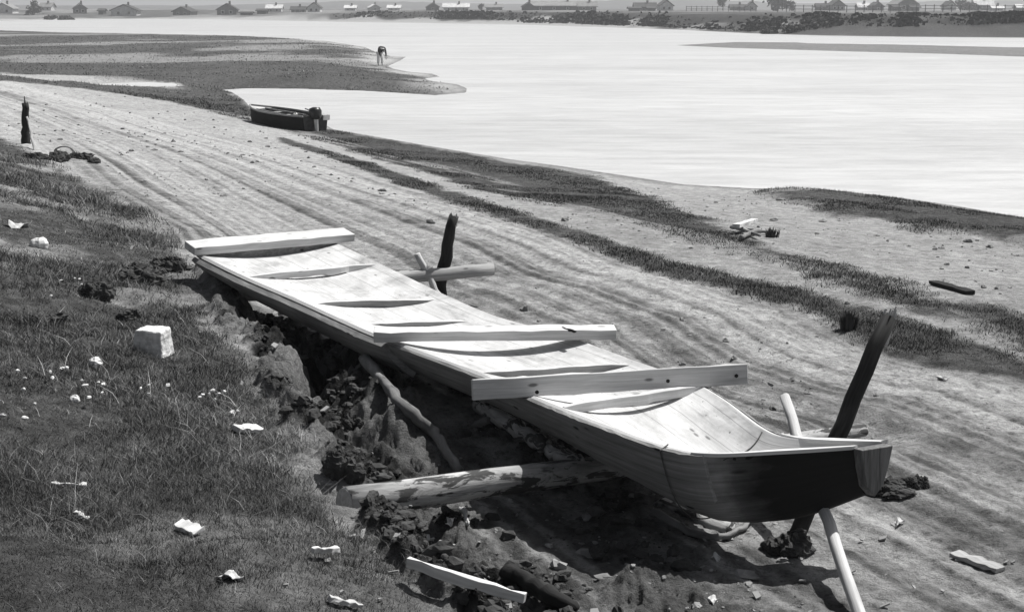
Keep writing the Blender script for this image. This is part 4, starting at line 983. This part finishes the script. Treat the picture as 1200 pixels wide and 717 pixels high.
SH = [(300, 520, 14, 4, 'low dark shed right of the steep gabled house'), (318, 540, 12, 6, 'small dark shed left of the white roofed shed house'), (738, 500, 14, 5, 'open black shed before the dark long house'), (757, 500, 9, 5, 'second black shed between the long house and white gable'), (1034, 480, 9, 7, 'dark shed at the left foot of the tall grey gable'), (1054, 485, 10, 7, 'dark shed at the right foot of the tall grey gable'), (137, 560, 6, 7, 'tiny dark hut left of the widest barn')]
for px, D, w, h, lab in SH: house(px, D, w, h, 'shed', 'wall_dark', 'roof_dark', lab, 0, 'shed', 'wooden_shed', 0)
def tree(px, D, w, h, label, seed, name='leafy_tree', cat='tree', base=.25):
    x = (px-600)/F*D*1.02; z = zt(x, D); W = w*D/F; Hh = h*D/F; root = empty(name, (x, D, z), label, cat); r = np.random.default_rng(seed)
    mb = MB(); mb.tube([(x, D, z-.2), (x+.1, D, z+Hh*.4), (x, D, z+Hh*.75)], [Hh*.04, Hh*.028, Hh*.01], 8)
    cl = []
    for k in range(11):
        a = r.random()*6.28; ra = W*.34*math.sqrt(r.random()); c = np.array([x+ra*math.cos(a), D+ra*math.sin(a), z+Hh*(base+(.92-base)*r.random())]); cl.append(c)
        mb.tube([(x, D, z+Hh*.3), c], [Hh*.018, .02], 5)
    mb.build('trunk', M['trunk'], root)
    n = 700; vs = []; fs = []; mb = MB()
    for k in range(n):
        c = cl[r.integers(len(cl))]+r.normal(0, W*.095, 3)*np.array([1, 1, .9 if cat == 'tree' else .6]); c[2] = max(c[2], z+.1); s_ = W*.05*(.6+r.random()); u = r.normal(0, 1, 3); u /= np.linalg.norm(u); v = np.cross(u, r.normal(0, 1, 3)); v /= np.linalg.norm(v)+1e-6
        mb.add([c-u*s_-v*s_*.6, c+u*s_-v*s_*.6, c+u*s_+v*s_*.6, c-u*s_+v*s_*.6], [(0, 1, 2, 3)])
    mb.build('crown', M['leaf'], root)
tree(62, 545, 20, 12, 'broad dark tree among the houses at the far left', 1, base=.1)
tree(837, 540, 13, 14, 'small round tree left of the dark roofed low house', 2, base=.45)
tree(897, 520, 26, 17, 'biggest tree on the far bank right of the picture middle', 3, base=.2)
tree(912, 515, 14, 10, 'smaller tree close against the right of the biggest tree', 4, base=.1)
tree(1112, 530, 26, 9, 'wide low dark tree left of the bright white roof', 5, base=.1)
tree(565, 600, 8, 8, 'little dark tree at the right end of the long white shed', 6, base=.15)
for i, (px, D, w, h, lab) in enumerate([(80, 470, 16, 4, 'low bush left in the bush row on the left shore'), (95, 465, 16, 4.5, 'middle low bush of the row on the left shore'), (104, 470, 12, 4, 'right low bush of the row on the left shore'), (890, 215, 22, 4, 'dark bush on the edge of the eroded far bank, left one'), (918, 213, 26, 5, 'larger dark bush on the edge of the eroded far bank'), (1000, 208, 16, 4, 'dark bush on the eroded bank toward the right edge')]):
    tree(px, D, w, h, lab, 20+i, 'bush', 'bush', .3)
# scrub along the top of the eroded far bank
def scrub():
    n = 22000; px = 395+RNG.random(n)**.8*900; cl = fbm(px*.035, px*0, 95, 4); keep = RNG.random(n) < (.15+.85*sm((cl-.36)/.25)); px = px[keep]; n = len(px)
    x0 = (px-600)/F; ys = np.full(n, 215.0)
    fyl = np.interp(x0*230, fx, fy)
    for _ in range(6): fyl = np.interp(x0*(fyl+8), fx, fy)
    y = fyl+8+np.abs(RNG.normal(0, 7, n)); x = x0*y; z = zfull(x, y); h = (.10+.5*RNG.random(n)**3)*(.4+cl[keep]); w = h*(.8+.9*RNG.random(n)); a = RNG.random(n)*3.14; dx, dy = np.cos(a)*w, np.sin(a)*w; ln = RNG.normal(0, .3, (n, 2))*h[:, None]
    V = np.stack([np.stack([x-dx, y-dy, z-.05], 1), np.stack([x+dx, y+dy, z-.05], 1), np.stack([x+dx*.7+ln[:, 0], y+dy*.7+ln[:, 1], z+h*.8], 1), np.stack([x-dx*.5+ln[:, 0], y-dy*.5+ln[:, 1], z+h], 1)], 1)
    b = np.arange(n)[:, None]*4; Fq = np.concatenate([b+np.array([[0, 1, 2]]), b+np.array([[0, 2, 3]])])
    mesh_np('scrub', V.reshape(-1, 3), Fq, M['leaf'], {}, smooth=False, tri=True, kind='stuff', label='dark low scrub along the top of the eroded far bank', cat='scrub')
scrub()
# overturned boats on shore
def upturned(px, D, w, h, label):
    x = (px-600)/F*D*1.02; z = zt(x, D); W = w*D/F; Hh = h*D/F; root = empty('overturned_boat', (x, D, z), label, 'boat'); mb = MB(); n, k = 12, 8; vs = []; fs = []
    for i in range(n+1):
        t = i/n*2-1; ww = Hh*1.3*max(.05, 1-abs(t)**2.4); hh = Hh*max(.15, 1-abs(t)**3)
        for j in range(k+1):
            a = math.pi*j/k; vs.append((x+W/2*t, D+ww*math.cos(a), z+hh*math.sin(a)))
        if i:
            for j in range(k): a = (i-1)*(k+1)+j; fs.append((a, a+1, a+k+2, a+k+1))
    mb.add(vs, fs); mb.build('hull', M['black'], root, smooth=True); mb = MB(); mb.tube([(x+W/2*(i/10*2-1), D, z+Hh*max(.15, 1-abs(i/10*2-1)**3)+.02) for i in range(11)], .06, 5); mb.build('keel', M['grey'], root)
upturned(121, 455, 11, 3.5, 'left one of two overturned dark boats on the left shore'); upturned(139, 455, 9, 4, 'right one of two overturned dark boats on the left shore')
upturned(1065, 222, 15, 2.6, 'dark boat lying on top of the far bank at right'); upturned(1027, 190, 30, 1.6, 'long dark boat drawn up at the foot of the far bank')
# fence on the far bank
def fence(p0, p1, D0, D1, n, h, label):
    xs = np.linspace((p0-600)/F*D0, (p1-600)/F*D1, n); ys = np.linspace(D0, D1, n); root = empty('rail_fence', (xs[0], ys[0], zt(xs[0], ys[0])), label, 'fence')
    zs = [zt(a, b) for a, b in zip(xs, ys)]
    for a, b, c in zip(xs, ys, zs):
        mb = MB(); mb.tube([(a, b, c-.2), (a, b, c+h)], .09, 6); mb.build('post', M['fence'], root)
    for f_ in (.45, .85):
        mb = MB(); mb.tube([(a, b, c+h*f_) for a, b, c in zip(xs, ys, zs)], .06, 5); mb.build('rail', M['fence'], root)
fence(905, 1300, 330, 320, 40, 1.7, 'long rail fence in front of the houses on the right far bank')
fence(800, 880, 420, 400, 14, 1.5, 'short rail fence left of the biggest tree on the far bank')
# hills
def hills():
    th = np.radians(np.linspace(-42, 42, 420)); rr = np.linspace(1250, 2100, 24); T, R = np.meshgrid(th, rr); X = (R*np.sin(T)).ravel(); Y = (R*np.cos(T)).ravel()
    e = np.sin(np.pi*(R.ravel()-1250)/850); z = -3+e*(10+5*(fbm(X*.004, Y*.004, 80, 3))+3.0*(vn(X*.05, Y*.05, 81)))*(.55+.6*vn(T.ravel()*9, R.ravel()*0, 82))
    n, k = 24, 420; i = np.arange(n-1)[:, None]*k; j = np.arange(k-1)[None, :]
    Q = np.stack([i+j, i+j+1, i+k+j+1, i+k+j], -1).reshape(-1, 4)[:, ::-1]
    mesh_np('hills', np.stack([X, Y, z], 1), Q, plain('wooded_hills', .06, .95, .3, .02), kind='structure')
hills()
# ------------------------------------------------------------------ air
mh, nth, bh = nm('haze_air'); nth.nodes.remove(bh); pv = nth.nodes.new('ShaderNodeVolumePrincipled'); pv.inputs['Density'].default_value = .0005; pv.inputs['Color'].default_value = (.92, .93, .95, 1); pv.inputs['Anisotropy'].default_value = .3
nth.links.new(pv.outputs[0], nth.nodes['Material Output'].inputs['Volume'])
mb = MB(); mb.box((0, 0, 7.5), (3600, 0, 0), (0, 3600, 0), (0, 0, 11.5)); hz = mb.build('haze', mh); hz['kind'] = 'stuff'
# ------------------------------------------------------------------ light, sky, camera
SUN_EL = math.radians(59); SUN_AZ = math.radians(54)   # azimuth clockwise from +Y
W = bpy.data.worlds.new('World'); SC.world = W; W.use_nodes = True; nt = W.node_tree
sky = nt.nodes.new('ShaderNodeTexSky'); sky.sky_type = 'NISHITA'; sky.sun_disc = False; sky.sun_elevation = SUN_EL; sky.sun_rotation = SUN_AZ; sky.dust_density = 2.5; sky.air_density = 1.0
bw = nt.nodes.new('ShaderNodeRGBToBW'); nt.links.new(sky.outputs[0], bw.inputs[0])
mx = mixc(nt, .18, bw.outputs[0], sky.outputs[0]); bg = nt.nodes['Background']; nt.links.new(mx, bg.inputs['Color']); bg.inputs['Strength'].default_value = .06
sl = bpy.data.lights.new('sun', 'SUN'); sl.energy = 4.6; sl.angle = math.radians(.5); sl.color = (1, .99, .97)
so = bpy.data.objects.new('sun', sl); COL.objects.link(so)
d = Vector((math.sin(SUN_AZ)*math.cos(SUN_EL), math.cos(SUN_AZ)*math.cos(SUN_EL), math.sin(SUN_EL)))
so.rotation_euler = d.to_track_quat('Z', 'Y').to_euler(); so.location = (20, 20, 60)
cd = bpy.data.cameras.new('camera'); cd.lens = 50; cd.sensor_width = 36; cd.clip_start = .1; cd.clip_end = 9000
co = bpy.data.objects.new('camera', cd); COL.objects.link(co); co.location = (0, 0, H); co.rotation_euler = (math.pi/2-PITCH, 0, 0); SC.camera = co
vs_ = SC.view_settings; vs_.view_transform = 'Standard'; vs_.look = 'None'; vs_.exposure = .45; vs_.gamma = 1; vs_.use_curve_mapping = False
SC.cycles.volume_bounces = 0; SC.cycles.max_bounces = 6
